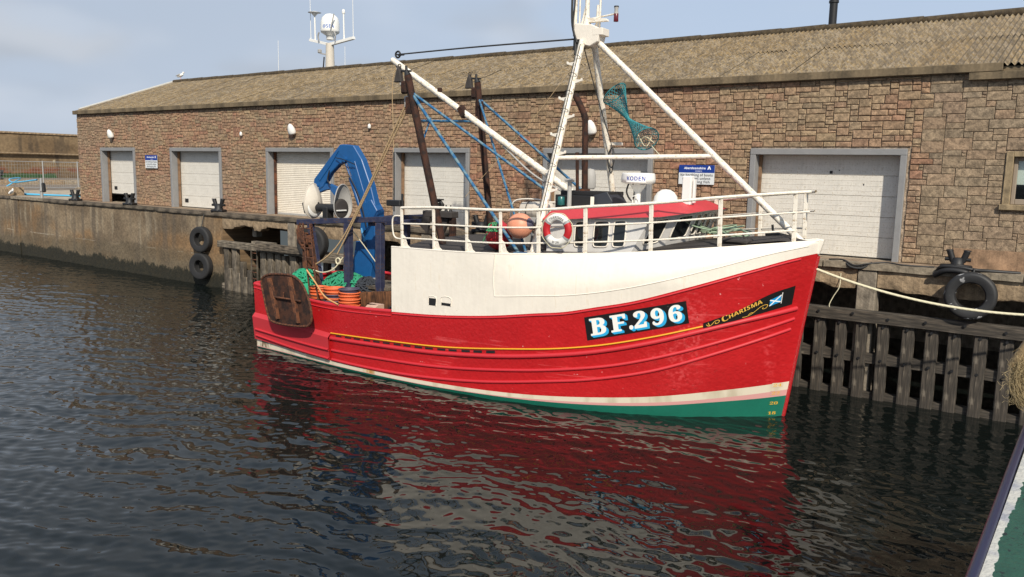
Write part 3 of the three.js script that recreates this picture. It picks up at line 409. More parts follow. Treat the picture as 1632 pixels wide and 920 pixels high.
const L = {
  bul: line([[-15.6, 2.0], [-14.67, 1.93], [-12.27, 1.78], [-10.94, 1.80], [-9.43, 1.87]]),
  rw: line([[-9.43, 1.87], [-7.84, 1.96], [-6.17, 2.13], [-5.16, 2.28], [-4.38, 2.39], [-3.65, 2.56], [-2.96, 2.72], [-1.68, 3.14], [-0.52, 3.56], [0.22, 3.82], [0.6, 3.92]]),
  seam: line([[-9.43, 2.45], [-6.17, 2.60], [-5.16, 2.70], [-4.38, 2.78], [-3.5, 2.93], [-2.17, 3.27], [-1.21, 3.58], [-0.2, 3.92], [0.6, 4.13]]),
  deck: line([[-9.43, 3.59], [-7.85, 3.60], [-6.18, 3.64], [-4.38, 3.735], [-2.96, 3.84], [-1.22, 4.02], [-0.2, 4.125], [0.6, 4.20]]),
  yel: line([[-11.83, 0.97], [-9.99, 1.05], [-7.49, 1.17], [-6.0, 1.32], [-4.41, 1.51], [-3.67, 1.64], [-2.37, 1.96], [-1.43, 2.24]]),
  ridge: line([[-11.84, 0.82], [-9.99, 0.89], [-7.49, 1.0], [-5.17, 1.24], [-3.7, 1.49], [-2.38, 1.83], [-1.49, 2.12], [-0.8, 2.34], [0.3, 2.66]]),
  mid: line([[-15.5, 0.58], [-13.53, 0.50], [-11.77, 0.48], [-9.78, 0.54], [-7.8, 0.62], [-6.07, 0.78], [-4.42, 0.99], [-3.27, 1.2], [-1.98, 1.57], [-0.8, 2.0], [0.3, 2.44]]),
  low: line([[-15.5, 0.38], [-13.55, 0.25], [-11.78, 0.21], [-10.55, 0.21], [-8.43, 0.27], [-6.62, 0.41], [-5.18, 0.60], [-3.72, 0.82], [-2.4, 1.14], [-1.19, 1.6], [0.25, 2.2]]),
  boot: line([[-15.6, 0.25], [-13.12, 0.18], [-10.56, 0.155], [-8.43, 0.17], [-6.62, 0.205], [-5.19, 0.26], [-3.73, 0.36], [-2.42, 0.48], [-1.21, 0.66], [0.15, 0.86]]),
  pink: line([[-15.6, 0.045], [-10.5, 0.065], [-7.8, 0.085], [-5.19, 0.16], [-3.29, 0.26], [-2.02, 0.37], [-0.82, 0.53], [0.12, 0.66]]),
  grn: line([[-15.6, 0.02], [-10.5, 0.052], [-7.8, 0.07], [-6.07, 0.105], [-5.19, 0.12], [-3.74, 0.17], [-2.42, 0.25], [-1.22, 0.38], [0.1, 0.51]]),
  belt: line([[-15.6, 1.10], [-13.49, 1.03], [-11.84, 0.96]]), belt2: line([[-15.6, 0.99], [-13.49, 0.91], [-11.84, 0.85]]),
};
const K = (y) => () => y;
// a sheet on the hull's side between two lines; s = 1 starboard, -1 port
function side(lo, hi, x0, x1, nx, ny, s, { off = 0, off2 = off, tuck = 0 } = {}) {
  return grid(nx, ny, (u, v) => {
    const un = x1 > 0 ? 1 - Math.pow(1 - u, 1.5) : u; let xn = lerp(x0, Math.min(x1, 0.6), un), y = lerp(lo(xn), hi(xn), v); let x = xn;
    if (x1 > 0) { x = lerp(x0, stem(y), un); y = lerp(lo(x), hi(x), v); x = lerp(x0, stem(y), un); }
    const z = Math.max(0.02, hb(x, y) + lerp(off, off2, v) - tuck * v * v * sstep(-6.6, -4.2, x) * sstep(0.0, 0.9, hb(x, y))); return [x, y, s * z];
  }, (u, v, p) => [p[0], p[1]]);
}
const both = (name, m, f) => { for (const s of [1, -1]) mesh(name, f(s), m, boat); };
// hull paint with scuffs and scratches
{
  const XA = -15.6, W = 16.3, H = 4.2; T.hullRed = tex(2048, 512, (u, v) => {
    const x = XA + u * W, y = v * H; const n = fbm(x * 1.3, y * 1.6, 5), f = fbm(x * 9, y * 9, 4), f2 = fbm(x * 22, y * 22, 2), st = fbm(x * 0.8, y * 26, 3); let c = [0.735, 0.112, 0.128];
    c = mix3(c, [0.755, 0.125, 0.14], sstep(0.4, 0.7, n)); c = mix3(c, [0.69, 0.105, 0.118], sstep(0.5, 0.7, fbm(x * 0.5 + 20, y * 0.9, 4)) * 0.6);
    const patch = (px, py, rx, ry) => Math.exp(-Math.pow((x - px) / rx, 2) - Math.pow((y - py) / ry, 2));
    const w = patch(-1.65, 2.55, 0.32, 0.5) * 1.0 + patch(-1.75, 1.9, 0.35, 0.35) + patch(-1.9, 1.1, 0.35, 0.45) * 0.9 + patch(-2.3, 1.55, 0.5, 0.2) * 0.6 + patch(-0.25, 1.5, 0.10, 0.7) * 0.8 + 0.04;
    c = mix3(c, [0.88, 0.45, 0.45], clamp(sstep(0.44, 0.74, f * 0.5 + f2 * 0.5) * w * 0.48)); c = mix3(c, [0.86, 0.40, 0.40], sstep(0.70, 0.76, st) * sstep(0.55, 0.7, n) * 0.5); c = mix3(c, [0.92, 0.80, 0.78], sstep(0.85, 0.87, f) * 0.7);
    const k = 0.97 + 0.08 * (f2 - 0.5); return [c[0] * k, c[1] * k, c[2] * k];
  }, { repeat: false });
  M.hull = mat(lin(1, 1, 1), { map: T.hullRed, roughness: 0.36, bumpMap: rep(T.bump, 18, 5), bumpScale: 0.006 });
}
const hullUV = (g) => { const p = g.attributes.position, uv = g.attributes.uv; for (let i = 0; i < p.count; i++) uv.setXY(i, clamp((p.getX(i) + 15.6) / 16.3, 0.001, 0.999), clamp(p.getY(i) / 4.2, 0.001, 0.999)); return g; };
both('topside_planking', M.hull, (s) => hullUV(join(side(L.boot, (x) => x < -9.43 ? L.bul(x) : L.rw(x), STERN, 1, 150, 22, s))));
{
  T.bootTex = tex(1024, 64, (u, v) => { const x = -15.6 + u * 16.3; let c = [0.90, 0.87, 0.80]; const n = fbm(u * 60, v * 3, 4), f = fbm(u * 300, v * 20, 2); c = mix3(c, [0.80, 0.76, 0.68], sstep(0.45, 0.75, n)); const rst = Math.max(sstep(0.35, 0.05, Math.abs(x + 11.3)), sstep(0.3, 0.05, Math.abs(x + 10.3)) * 0.7, sstep(0.25, 0.05, Math.abs(x + 9.6)) * 0.3); c = mix3(c, [0.74, 0.47, 0.16], rst * sstep(0.35, 0.6, n) * 0.95); c = mix3(c, [0.45, 0.36, 0.28], sstep(-14.4, -15.2, x) * sstep(0.45, 0.6, f * 0.5 + n * 0.5) * 0.8); return c; }, { repeat: false });
  const bm = mat(lin(0.86, 0.83, 0.78), { map: T.bootTex, roughness: 0.6 });
  both('boot_stripe', bm, (s) => hullUV(side(L.pink, L.boot, STERN, 1, 150, 3, s)));
}
both('pink_line', M.pink, (s) => side(L.grn, L.pink, STERN, 1, 150, 1, s)); both('green_bottom', M.green, (s) => side(K(-1.3), L.grn, STERN, 1, 120, 6, s));
mesh('stem_post', tube([[-0.2, -1.2, 0], [0.02, 0, 0], [0.28, 2, 0], [0.545, 3.84, 0]], 0.05, 24, 8), M.hull, boat);
// transom
{
  const g = grid(12, 10, (u, v) => { const y = lerp(-1.0, 2.0, v), h = hb(STERN, y); return [STERN - 0.05 * Math.cos((u - 0.5) * 3), y, lerp(-h, h, u)]; }); mesh('transom', hullUV(g), M.hull, boat);
}
// planking strakes and mouldings standing proud of the side
const rib = (f, x0, x1, r, s, n = 90, off = 0) => tube(Array.from({ length: n + 1 }, (_, i) => { const x = lerp(x0, x1, i / n), y = f(x); return [x, y, s * (hb(x, y) + off)]; }), r, n * 2, 6);
both('lower_strake', M.redFlat, (s) => rib(L.low, -11.8, 0.12, 0.042, s)); both('middle_strake', M.redFlat, (s) => rib(L.mid, -11.8, 0.18, 0.042, s)); both('upper_strake', M.redFlat, (s) => rib(L.ridge, -11.84, 0.22, 0.06, s));
both('yellow_moulding', M.yellow, (s) => rib(L.yel, -11.82, -1.45, 0.02, s, 70, 0.012)); both('top_moulding', M.redFlat, (s) => rib((x) => L.rw(x) - 0.05, -9.4, 0.28, 0.025, s, 70));
{ const r = rng(8); for (let k = 0; k < 15; k++) { const x = -11.6 + k * 0.37 + (r() - 0.5) * 0.05, w = 0.25; mesh('painted_slot_shade', grid(4, 1, (u, v) => { const X = x + u * w, y = lerp(L.ridge(X) + 0.07, L.yel(X) - 0.045, v); return [X, y, hb(X, y) + 0.006]; }), M.black, boat); } }  // near-black sheets on the planking paint the shade inside the slots; nothing is recessed
// thicker belt at the quarter
both('quarter_belt', M.redBelt, (s) => join(side(L.belt2, L.belt, STERN - 0.02, -11.84, 40, 1, s, { off: 0.11, off2: 0.0 }), side((x) => L.boot(x) + 0.02, L.belt2, STERN - 0.02, -11.84, 40, 5, s, { off: 0.06, off2: 0.11 })));
both('quarter_strake', M.redFlat, (s) => join(rib((x) => L.mid(x) + 0.02, -15.4, -11.84, 0.035, s, 30, 0.10), rib((x) => L.low(x) + 0.03, -15.4, -11.84, 0.035, s, 30, 0.085)));
// bulwark rail aft, deck inside it
both('bulwark_rail', M.redFlat, (s) => { const pts = []; for (let i = 0; i <= 40; i++) { const x = lerp(STERN, -9.45, i / 40); pts.push([x, L.bul(x), s * (hb(x, L.bul(x)) - 0.04)]); } return join(tube(pts, 0.055, 60, 8), rib((x) => L.bul(x) - 0.11, STERN, -9.45, 0.022, s, 40)); });
mesh('stern_rail', tube([[STERN, 2.0, -2.5], [STERN - 0.04, 2.02, 0], [STERN, 2.0, 2.5]], 0.06, 20, 8), M.redFlat, boat);
both('bulwark_lining', mat(lin(0.30, 0.10, 0.06), { map: T.rust, roughness: 0.9 }), (s) => side(K(0.85), (x) => L.bul(x) - 0.06, STERN + 0.05, -9.45, 40, 2, s, { off: -0.1 }));
mesh('working_deck', grid(30, 8, (u, v) => { const x = lerp(STERN, -9.4, u), h = hb(x, 1) - 0.02; return [x, 0.9, lerp(-h, h, v)]; }, (u, v, p) => [p[0], p[2]]), M.woodMid, boat);
// white upperworks forward
both('bow_plating', M.white, (s) => side(L.rw, L.seam, -9.43, 1, 110, 4, s)); both('whaleback_plating', M.white, (s) => side(L.seam, L.deck, -9.43, 1, 110, 8, s, { tuck: 0.3 }));
both('plating_seam', M.white, (s) => rib(L.seam, -6.2, 0.4, 0.014, s, 60, -0.004)); mesh('vertical_seam', tube([[-6.2, L.seam(-6.2), hb(-6.2, 2.6) + 0.002], [-6.24, 3.0, hb(-6.24, 3) + 0.002], [-6.2, 3.62, hb(-6.2, 3.6) + 0.002]], 0.012, 10, 6), M.white, boat);
const dz = (x) => { const y = L.deck(x); return Math.max(0.02, hb(Math.min(x, stem(y)), y) - 0.3 * sstep(-6.6, -4.2, x) * sstep(0, 0.9, hb(x, y))); };
const deckY = (x, z) => L.deck(x) + 0.16 * (1 - Math.pow(z / 3.1, 2)) * sstep(0.1, 0.9, dz(x)) - 0.03 - 0.06 * sstep(0.5, 1.0, Math.abs(z) / Math.max(0.1, dz(x)));
mesh('foredeck', grid(80, 16, (u, v) => { const x = lerp(-9.43, 0.58, u), h = Math.max(0.01, dz(x) - 0.035), z = lerp(-h, h, v); return [x, deckY(x, z), z]; }, (u, v, p) => [p[0], p[2]]), M.dark, boat);
both('deck_edge', M.white, (s) => tube(Array.from({ length: 61 }, (_, i) => { const x = lerp(-9.43, 0.55, i / 60); return [x, L.deck(x) - 0.004, s * (dz(x) - 0.015)]; }), 0.022, 120, 6));
mesh('aft_bulkhead', grid(10, 6, (u, v) => { const y = lerp(0.9, 3.58, v), h = hb(-9.43, y) - 0.01; return [-9.425, y, lerp(-h, h, u)]; }), M.white, boat);
mesh('stem_head', extr([[-0.42, 3.74], [-0.42, 3.99], [0.0, 4.15], [0.5, 4.22], [0.64, 4.2], [0.62, 4.12], [0.555, 3.9], [0.2, 3.81]], 0.10, 0.02).translate(0, 0, -0.05), M.white, boat);
// two small ports in the white plating
for (const [x0, x1, y0, y1] of [[-8.18, -7.95, 2.18, 2.40], [-7.78, -7.48, 2.22, 2.42]]) { const h = hb(-7.9, 2.3); mesh('freeing_port', [box(x0, x1, y0, y0 + (x0 < -8 ? 0.19 : 0.07), h - 0.03, h + 0.005, 0.004)], M.black, boat); mesh('port_flap', [tube([[x0, y0, h + 0.004], [x0, y1, h + 0.004], [x1, y1, h + 0.004], [x1, y0, h + 0.004]], 0.009, 20, 5)], M.white, boat); }
// ---- painted panels ----
function panel(name, n, top, bot, t, hmax) { // strip between two lines of [x, y]
  const g = grid(n, 6, (u, v) => { const a = bot(u), b = top(u), x = lerp(a[0], b[0], v), y = lerp(a[1], b[1], v); return [x, y, hb(x, y) + 0.008]; }, hmax ? (u, v) => { const a = bot(u), b = top(u); return [u, (b[1] - a[1]) * v / hmax]; } : (u, v) => [u, v]);
  return mesh(name, g, mat(0xffffff, { map: t, roughness: 0.5 }), boat);
}
{
  const t = canvasTex(1024, 256, (c, w, h) => {
    c.fillStyle = '#121214'; c.fillRect(0, 0, w, h); const txt = 'BF.296', glyph = [['B', 44, 205], ['F', 262, 195], ['.', 440, 60], ['2', 500, 158], ['9', 672, 158], ['6', 838, 158]];
    c.textBaseline = 'alphabetic'; c.textAlign = 'left';
    for (let pass = 0; pass < 2; pass++) for (const [ch, x, gw] of glyph) for (let k = pass ? 0 : 24; k >= 0; k -= 2) { c.save(); c.font = 'bold 240px serif'; const m = c.measureText(ch).width; c.translate(x + (pass ? 0 : k), 208 + (pass ? 0 : k)); c.scale((ch === '.' ? 1.0 : gw / m) * 0.86, 1.04); c.fillStyle = pass ? '#f1efe9' : '#2ba9de'; c.fillText(ch, 0, 0); c.strokeStyle = pass ? '#f1efe9' : '#2ba9de'; c.lineWidth = 8; c.strokeText(ch, 0, 0); c.restore(); if (pass) break; }
  });
  panel('registration_panel', 24, (u) => [lerp(-3.92, -1.76, u), lerp(2.30, 2.82, u)], (u) => [lerp(-3.86, -1.71, u), lerp(1.75, 2.30, u)], t).userData.label = 'black panel lettered BF.296 in white and blue';
  const bot = line([[0, 2.14], [0.3, 2.33], [0.62, 2.52], [1, 2.74]]), top = line([[0, 2.31], [0.15, 2.42], [0.4, 2.62], [0.65, 2.90], [0.77, 3.02], [1, 3.18]]);
  const X = (u) => lerp(-1.44, 0.15, u), tn = canvasTex(1024, 288, (c, w, h) => {   // 1.59 m by 0.447 m of side
    c.fillStyle = '#131110'; c.fillRect(0, 0, w, h); const B = h - 30; c.fillStyle = '#e0b24c'; c.strokeStyle = '#e0b24c'; c.lineCap = 'round';
    c.save(); c.translate(226, B - 2); c.rotate(-0.245); c.font = 'bold 128px serif'; c.fillText('C', 0, 0); c.font = 'bold 88px sans-serif'; let x = 84; for (const ch of 'HARISMA') { c.fillText(ch, x, -8); x += c.measureText(ch).width * 0.92 + 5; } c.restore();
    c.lineWidth = 9; c.beginPath(); c.moveTo(40, B - 40); c.bezierCurveTo(60, B + 10, 100, B - 10, 120, B - 40); c.bezierCurveTo(150, B - 80, 210, B - 60, 190, B - 30); c.bezierCurveTo(170, B, 130, B - 20, 150, B - 36); c.stroke(); c.beginPath(); c.moveTo(75, B - 12); c.lineTo(60, B - 60); c.stroke();
    c.lineWidth = 8; c.beginPath(); c.moveTo(470, B + 8); c.bezierCurveTo(530, B + 26, 590, B - 8, 640, B - 52); c.bezierCurveTo(690, B - 100, 765, B - 100, 752, B - 58); c.bezierCurveTo(742, B - 20, 680, B - 26, 704, B - 56); c.stroke(); c.beginPath(); c.moveTo(540, B - 2); c.bezierCurveTo(556, B - 30, 580, B - 30, 590, B - 14); c.stroke();
    const fx = 775, fy = h - 205, fw = 118, fh = 130; c.fillStyle = '#1b93d0'; c.beginPath(); c.moveTo(fx, fy + 36); c.lineTo(fx + fw, fy); c.lineTo(fx + fw, fy + fh - 20); c.lineTo(fx, fy + fh); c.fill(); c.strokeStyle = '#f2f2ee'; c.lineWidth = 15; c.beginPath(); c.moveTo(fx + 4, fy + 42); c.lineTo(fx + fw - 4, fy + fh - 26); c.moveTo(fx + 4, fy + fh - 8); c.lineTo(fx + fw - 4, fy + 8); c.stroke(); c.lineWidth = 9; c.strokeStyle = '#d8d8d4'; c.beginPath(); c.moveTo(fx + fw + 9, fy - 26); c.lineTo(fx + fw + 9, fy + fh + 2); c.stroke();
  });
  panel('name_panel', 30, (u) => [X(u) - 0.0 + 0.06 * u, top(u)], (u) => [X(u), bot(u)], tn, 0.447).userData.label = 'black panel lettered CHARISMA in gold with a blue and white flag';
  const marks = [['24', 0.78], ['22', 0.58], ['20', 0.33], ['18', 0.08]]; for (const [s, y] of marks) { const tm = canvasTex(128, 96, (c, w, h) => { c.clearRect(0, 0, w, h); c.fillStyle = s > '20' ? '#cfc1a8' : '#17694f'; c.fillRect(0, 0, w, h); if (s === '22') { c.fillStyle = '#c99a90'; c.fillRect(0, 0, w, h); } c.fillStyle = '#d8a32c'; c.font = 'bold 88px serif'; c.textAlign = 'center'; c.fillText(s, w / 2, h - 16); });
    const g = grid(3, 1, (u, v) => { const yy = y - 0.055 + v * 0.11, x = stem(yy) - 0.3 + u * 0.2; return [x, yy, hb(x, yy) + 0.007]; }, (u, v) => [u, v]); mesh('draught_mark', g, mat(0xffffff, { map: tm, roughness: 0.6 }), boat); }
}
// ---- rails ----
{
  const posts = [[-9.1, 4.61], [-8.06, 4.66], [-7.05, 4.67], [-6.1, 4.68], [-5.18, 4.72], [-4.07, 4.83], [-2.61, 4.96], [-1.24, 5.13], [0.1, 5.27]];
  const topOf = line(posts); const Z = (x) => dz(Math.min(x, 0.28)) - 0.06;
  for (const s of [1, -1]) {
    posts.forEach(([x, y], i) => { const w = i < 4 ? 0.075 : 0.095, yd = L.deck(x) - 0.02; mesh('rail_post', [flat([x, yd, s * Z(x)], [x - 0.03, y + 0.02, s * Z(x)], w, 0.05), ...(i < 4 ? [extr([[0, 0], [0.28, 0], [0.14, 0.09], [0.06, 0.3], [0, 0.34]], 0.015, 0.003).translate(x + 0.03, yd, s * Z(x) - 0.008)] : [])], M.chip, boat); });
    for (const [k, r] of [[1, 0.036], [0.60, 0.022], [0.24, 0.022]]) { const pts = []; for (let i = 0; i <= 50; i++) { const x = lerp(-9.12, 0.14, i / 50), y = L.deck(x) + (topOf(x) - L.deck(x)) * k; pts.push([x, y, s * (Z(x) + 0.01)]); } if (k > 0.5) pts.push([0.34, pts.at(-1)[1] + 0.02, s * Math.max(0.25, Z(0.14) - 0.3)]); mesh(k === 1 ? 'top_rail' : 'side_rail', tube(pts, r, 110, 7), M.chip, boat); }
    mesh('rail_loop', tube([[-9.13, 4.4, s * Z(-9)], [-9.4, 4.36, s * Z(-9)], [-9.42, 4.0, s * Z(-9)], [-9.35, 3.84, s * Z(-9)], [-9.1, 3.8, s * Z(-9)]], 0.022, 24, 7), M.chip, boat);
  }
}
// ---- wheelhouse ----
{
  const wh = new THREE.Group(); wh.name = 'wheelhouse'; wh.userData.label = 'low grey white wheelhouse with red edged roof'; boat.add(wh);
  const mir = (a) => [...a, ...a.slice().reverse().map((p) => [...p.slice(0, -1), -p.at(-1)])], P = mir([[-5.32, 2.2], [-3.22, 2.2], [-3.1, 2.2], [-2.62, 1.42], [-2.4, 0.65]]);
  const top = mir([[-5.32, 4.49, 2.16], [-3.2, 4.64, 2.12], [-2.66, 4.68, 2.08], [-2.30, 4.74, 1.37], [-2.12, 4.79, 0.63]]), base = P.map(([x, z]) => [x, deckY(x, z) - 0.03, z]);
  const face = (i, u, v, off = 0) => { const j = (i + 1) % 10, a = base[i], b = base[j], c = top[i], d = top[j], p = [0, 1, 2].map((k) => lerp(lerp(a[k], b[k], u), lerp(c[k], d[k], u), v)), nx = (b[2] - a[2]), nz = -(b[0] - a[0]), l = -Math.hypot(nx, nz); return [p[0] + nx / l * off, p[1], p[2] + nz / l * off]; };
  const wm = mat(lin(0.70, 0.68, 0.65), { map: rep(T.grain, 0.6, 0.6), roughness: 0.5 });
  for (let i = 0; i < 10; i++) mesh(i === 9 ? 'rear_panel' : i < 2 || i === 7 || i === 8 ? 'side_panel' : 'front_panel', grid(6, 4, (u, v) => face(i, u, v), (u, v, p) => [p[0] + p[2], p[1]]), wm, wh);
  const windowAt = (i, u0, u1, v0, v1) => {
    const q = [], n = 8, R = 0.16; const corner = (cu, cv, a0) => { for (let k = 0; k <= n; k++) { const a = a0 + k / n * Math.PI / 2; q.push([cu + Math.cos(a) * R * 0.9 * (u1 - u0), cv + Math.sin(a) * R * (v1 - v0)]); } };
    const ru = R * 0.9 * (u1 - u0), rv = R * (v1 - v0); corner(u1 - ru, v1 - rv, 0); corner(u0 + ru, v1 - rv, Math.PI / 2); corner(u0 + ru, v0 + rv, Math.PI); corner(u1 - ru, v0 + rv, Math.PI * 1.5);
    const mu = (u0 + u1) / 2, mv = (v0 + v1) / 2, pos = []; for (let k = 0; k < q.length; k++) { const a = q[k], b = q[(k + 1) % q.length]; pos.push(...face(i, mu, mv, 0.008), ...face(i, a[0], a[1], 0.008), ...face(i, b[0], b[1], 0.008)); }
    const g = new THREE.BufferGeometry(); g.setAttribute('position', new THREE.Float32BufferAttribute(pos, 3)); g.computeVertexNormals(); mesh('window', uvm(g), M.glass, wh);
    mesh('window_frame', tube(q.filter((_, k) => k % 2 === 0).map(([a, b]) => face(i, a, b, 0.012)), 0.017, 60, 6, true), M.white, wh);
  };
  const U = (x) => (x + 5.32) / 2.11; for (const [a, b] of [[-4.56, -4.24], [-4.06, -3.68], [-3.56, -3.26]]) windowAt(0, U(a), U(b), 0.18, 0.88); windowAt(2, 0.22, 0.72, 0.2, 0.86); windowAt(3, 0.08, 0.86, 0.22, 0.86); windowAt(4, 0.06, 0.30, 0.25, 0.86); windowAt(4, 0.37, 0.63, 0.25, 0.86); windowAt(4, 0.7, 0.94, 0.25, 0.86); windowAt(5, 0.14, 0.92, 0.22, 0.86); windowAt(6, 0.28, 0.78, 0.2, 0.86); for (const u of [0.06, 0.36, 0.66]) windowAt(8, u, u + 0.2, 0.2, 0.86);
  // roof: red visor all round, pale top
  const E = mir([[-5.42, 4.46, 2.28], [-3.2, 4.605, 2.25], [-2.42, 4.66, 2.2], [-2.05, 4.73, 1.46], [-1.84, 4.79, 0.7]]), I = mir([[-5.42, 4.70, 1.75], [-3.2, 4.885, 1.68], [-2.75, 4.92, 1.65], [-2.45, 4.96, 1.05], [-2.33, 4.99, 0.5]]);
  const rg = grid(10, 1, (u, v) => { const i = Math.round(u * 10) % 10, a = E[i], b = I[i]; return [0, 1, 2].map((k) => lerp(a[k], b[k], v)); }); mesh('roof_visor', (() => { const g = uvm(rg); g.computeVertexNormals(); return g; })(), mat(lin(0.60, 0.045, 0.055), { roughness: 0.55, map: rep(T.grain, 0.5, 0.5) }), wh);
  const tg = new THREE.BufferGeometry(), tp = []; for (let i = 0; i < 10; i++) { const a = I[i], b = I[(i + 1) % 10]; tp.push(-3.9, 4.9, 0, ...a, ...b); } tg.setAttribute('position', new THREE.Float32BufferAttribute(tp, 3)); tg.computeVertexNormals(); mesh('roof_top', uvm(tg), M.cream, wh);
  mesh('eave_underside', [...Array(10).keys()].map((i) => { const j = (i + 1) % 10; return grid(1, 1, (u, v) => { const a = [0, 1, 2].map((k) => lerp(top[i][k], top[j][k], u)), b = [0, 1, 2].map((k) => lerp(E[i][k], E[j][k], u)); return [0, 1, 2].map((k) => lerp(a[k], b[k], v) - (k === 1 ? 0.004 : 0)); }); }), wm, wh);
}
// ---- things on the wheelhouse roof ----
{
  const rd = new THREE.Group(); rd.name = 'radar'; rd.userData.label = 'white radar scanner drum lettered KODEN'; boat.add(rd); const x = -3.6, z = 0.8, y = 5.36;
  mesh('drum', at(lathe([[0.001, 0], [0.30, 0.0], [0.41, 0.03], [0.415, 0.12], [0.40, 0.24], [0.38, 0.262], [0.001, 0.27]], 32), x, y, z), M.plastic, rd);
  mesh('pedestal', at(lathe([[0.2, -0.02], [0.15, -0.10], [0.075, -0.2], [0.07, -0.5], [0.16, -0.58], [0.001, -0.58]], 20), x, y, z), M.plastic, rd); mesh('bracket', [tube([[x - 0.05, 4.82, z + 0.1], [x - 0.08, 5.05, z + 0.14], [x + 0.08, 5.05, z + 0.14], [x + 0.12, 4.82, z + 0.1]], 0.012, 20, 6), box(x - 0.22, x + 0.22, 4.76, 4.81, z - 0.2, z + 0.2)], M.plastic, rd);
  const t = canvasTex(256, 96, (c, w, h) => { c.fillStyle = '#f0eee8'; c.fillRect(0, 0, w, h); c.fillStyle = '#1f3f9e'; c.font = 'bold 74px sans-serif'; c.textAlign = 'center'; c.fillText('KODEN', w / 2, 74, w * 0.98); });
  const g = grid(12, 1, (u, v) => { const a = lerp(-0.32, 0.86, u), r = 0.421; return [x + Math.sin(a) * r, y + 0.04 + v * 0.18, z + Math.cos(a) * r]; }, (u, v) => [u, v]); mesh('lettering', g, mat(0xffffff, { map: t, roughness: 0.4 }), rd);
  mesh('satellite_dome', at(lathe([[0.001, 0.27], [0.1, 0.26], [0.2, 0.20], [0.27, 0.1], [0.29, 0.0], [0.31, -0.01], [0.31, -0.05], [0.001, -0.06]], 28), -2.87, 4.98, 0.8), M.plastic, boat).userData.label = 'white satellite dome on the wheelhouse roof';
  mesh('antenna_housing', [box(-2.44, -2.22, 4.9, 5.58, 0.68, 0.9, 0.02), box(-2.2, -2.15, 4.95, 5.5, 0.72, 0.84, 0.01)], M.plastic, boat);
  const fc = new THREE.Group(); fc.name = 'funnel_casing'; fc.userData.label = 'black engine casing behind the wheelhouse'; boat.add(fc);
  mesh('casing', box(-6.05, -4.98, 4.56, 5.02, -0.5, 0.55, 0.015), M.black, fc); mesh('casing_top', box(-5.95, -4.55, 5.02, 5.13, -0.45, 0.45, 0.012), M.black, fc); mesh('sloped_side', extr([[-4.98, 4.56], [-4.98, 5.02], [-4.6, 5.12], [-4.25, 4.6], [-4.25, 4.56]], 0.8, 0.01).translate(0, 0, -0.35), mat(lin(0.03, 0.034, 0.045), { roughness: 0.5 }), fc);
  mesh('trunk', box(-6.1, -4.3, 3.6, 4.56, -0.9, 0.9, 0.015), M.white, fc); mesh('corner_post', box(-4.99, -4.9, 4.6, 5.0, 0.555, 0.60, 0.006), M.white, fc); mesh('teal_lamp', at(lathe([[0.001, 0.12], [0.09, 0.11], [0.10, -0.1], [0.001, -0.12]], 16), -5.83, 4.86, 0.62), mat(lin(0.02, 0.12, 0.12), { roughness: 0.3 }), fc);
  const ex = new THREE.Group(); ex.name = 'exhaust_pipe'; boat.add(ex); mesh('pipe', [bar([-5.47, 5.1, 0], [-5.53, 7.0, 0], 0.085, 0.08, 14), tube([[-5.53, 6.98, 0], [-5.55, 7.08, 0], [-5.66, 7.3, 0], [-5.85, 7.62, 0]], 0.085, 12, 12)], M.post, ex); mesh('collar', [bar([-5.47, 5.12, 0], [-5.47, 5.18, 0], 0.15, 0.14, 14)], M.rust, ex); mesh('heat_shield', at(lathe([[0.001, 0.3], [0.12, 0.27], [0.17, 0.1], [0.17, -0.2], [0.12, -0.25]], 14), -5.45, 5.42, -0.22), M.grey, ex);
  mesh('vent_pole', [bar([-5.69, 5.1, 0], [-5.73, 6.05, 0], 0.045, 0.045), bar([-5.73, 6.05, 0], [-5.73, 6.13, 0], 0.07, 0.05)], M.rustDark, boat);
  mesh('horn_post', [bar([-5.6, 4.56, 0.6], [-5.6, 5.36, 0.6], 0.065, 0.055), box(-5.72, -5.48, 5.36, 5.44, 0.52, 0.68, 0.02)], M.grey, boat);
}
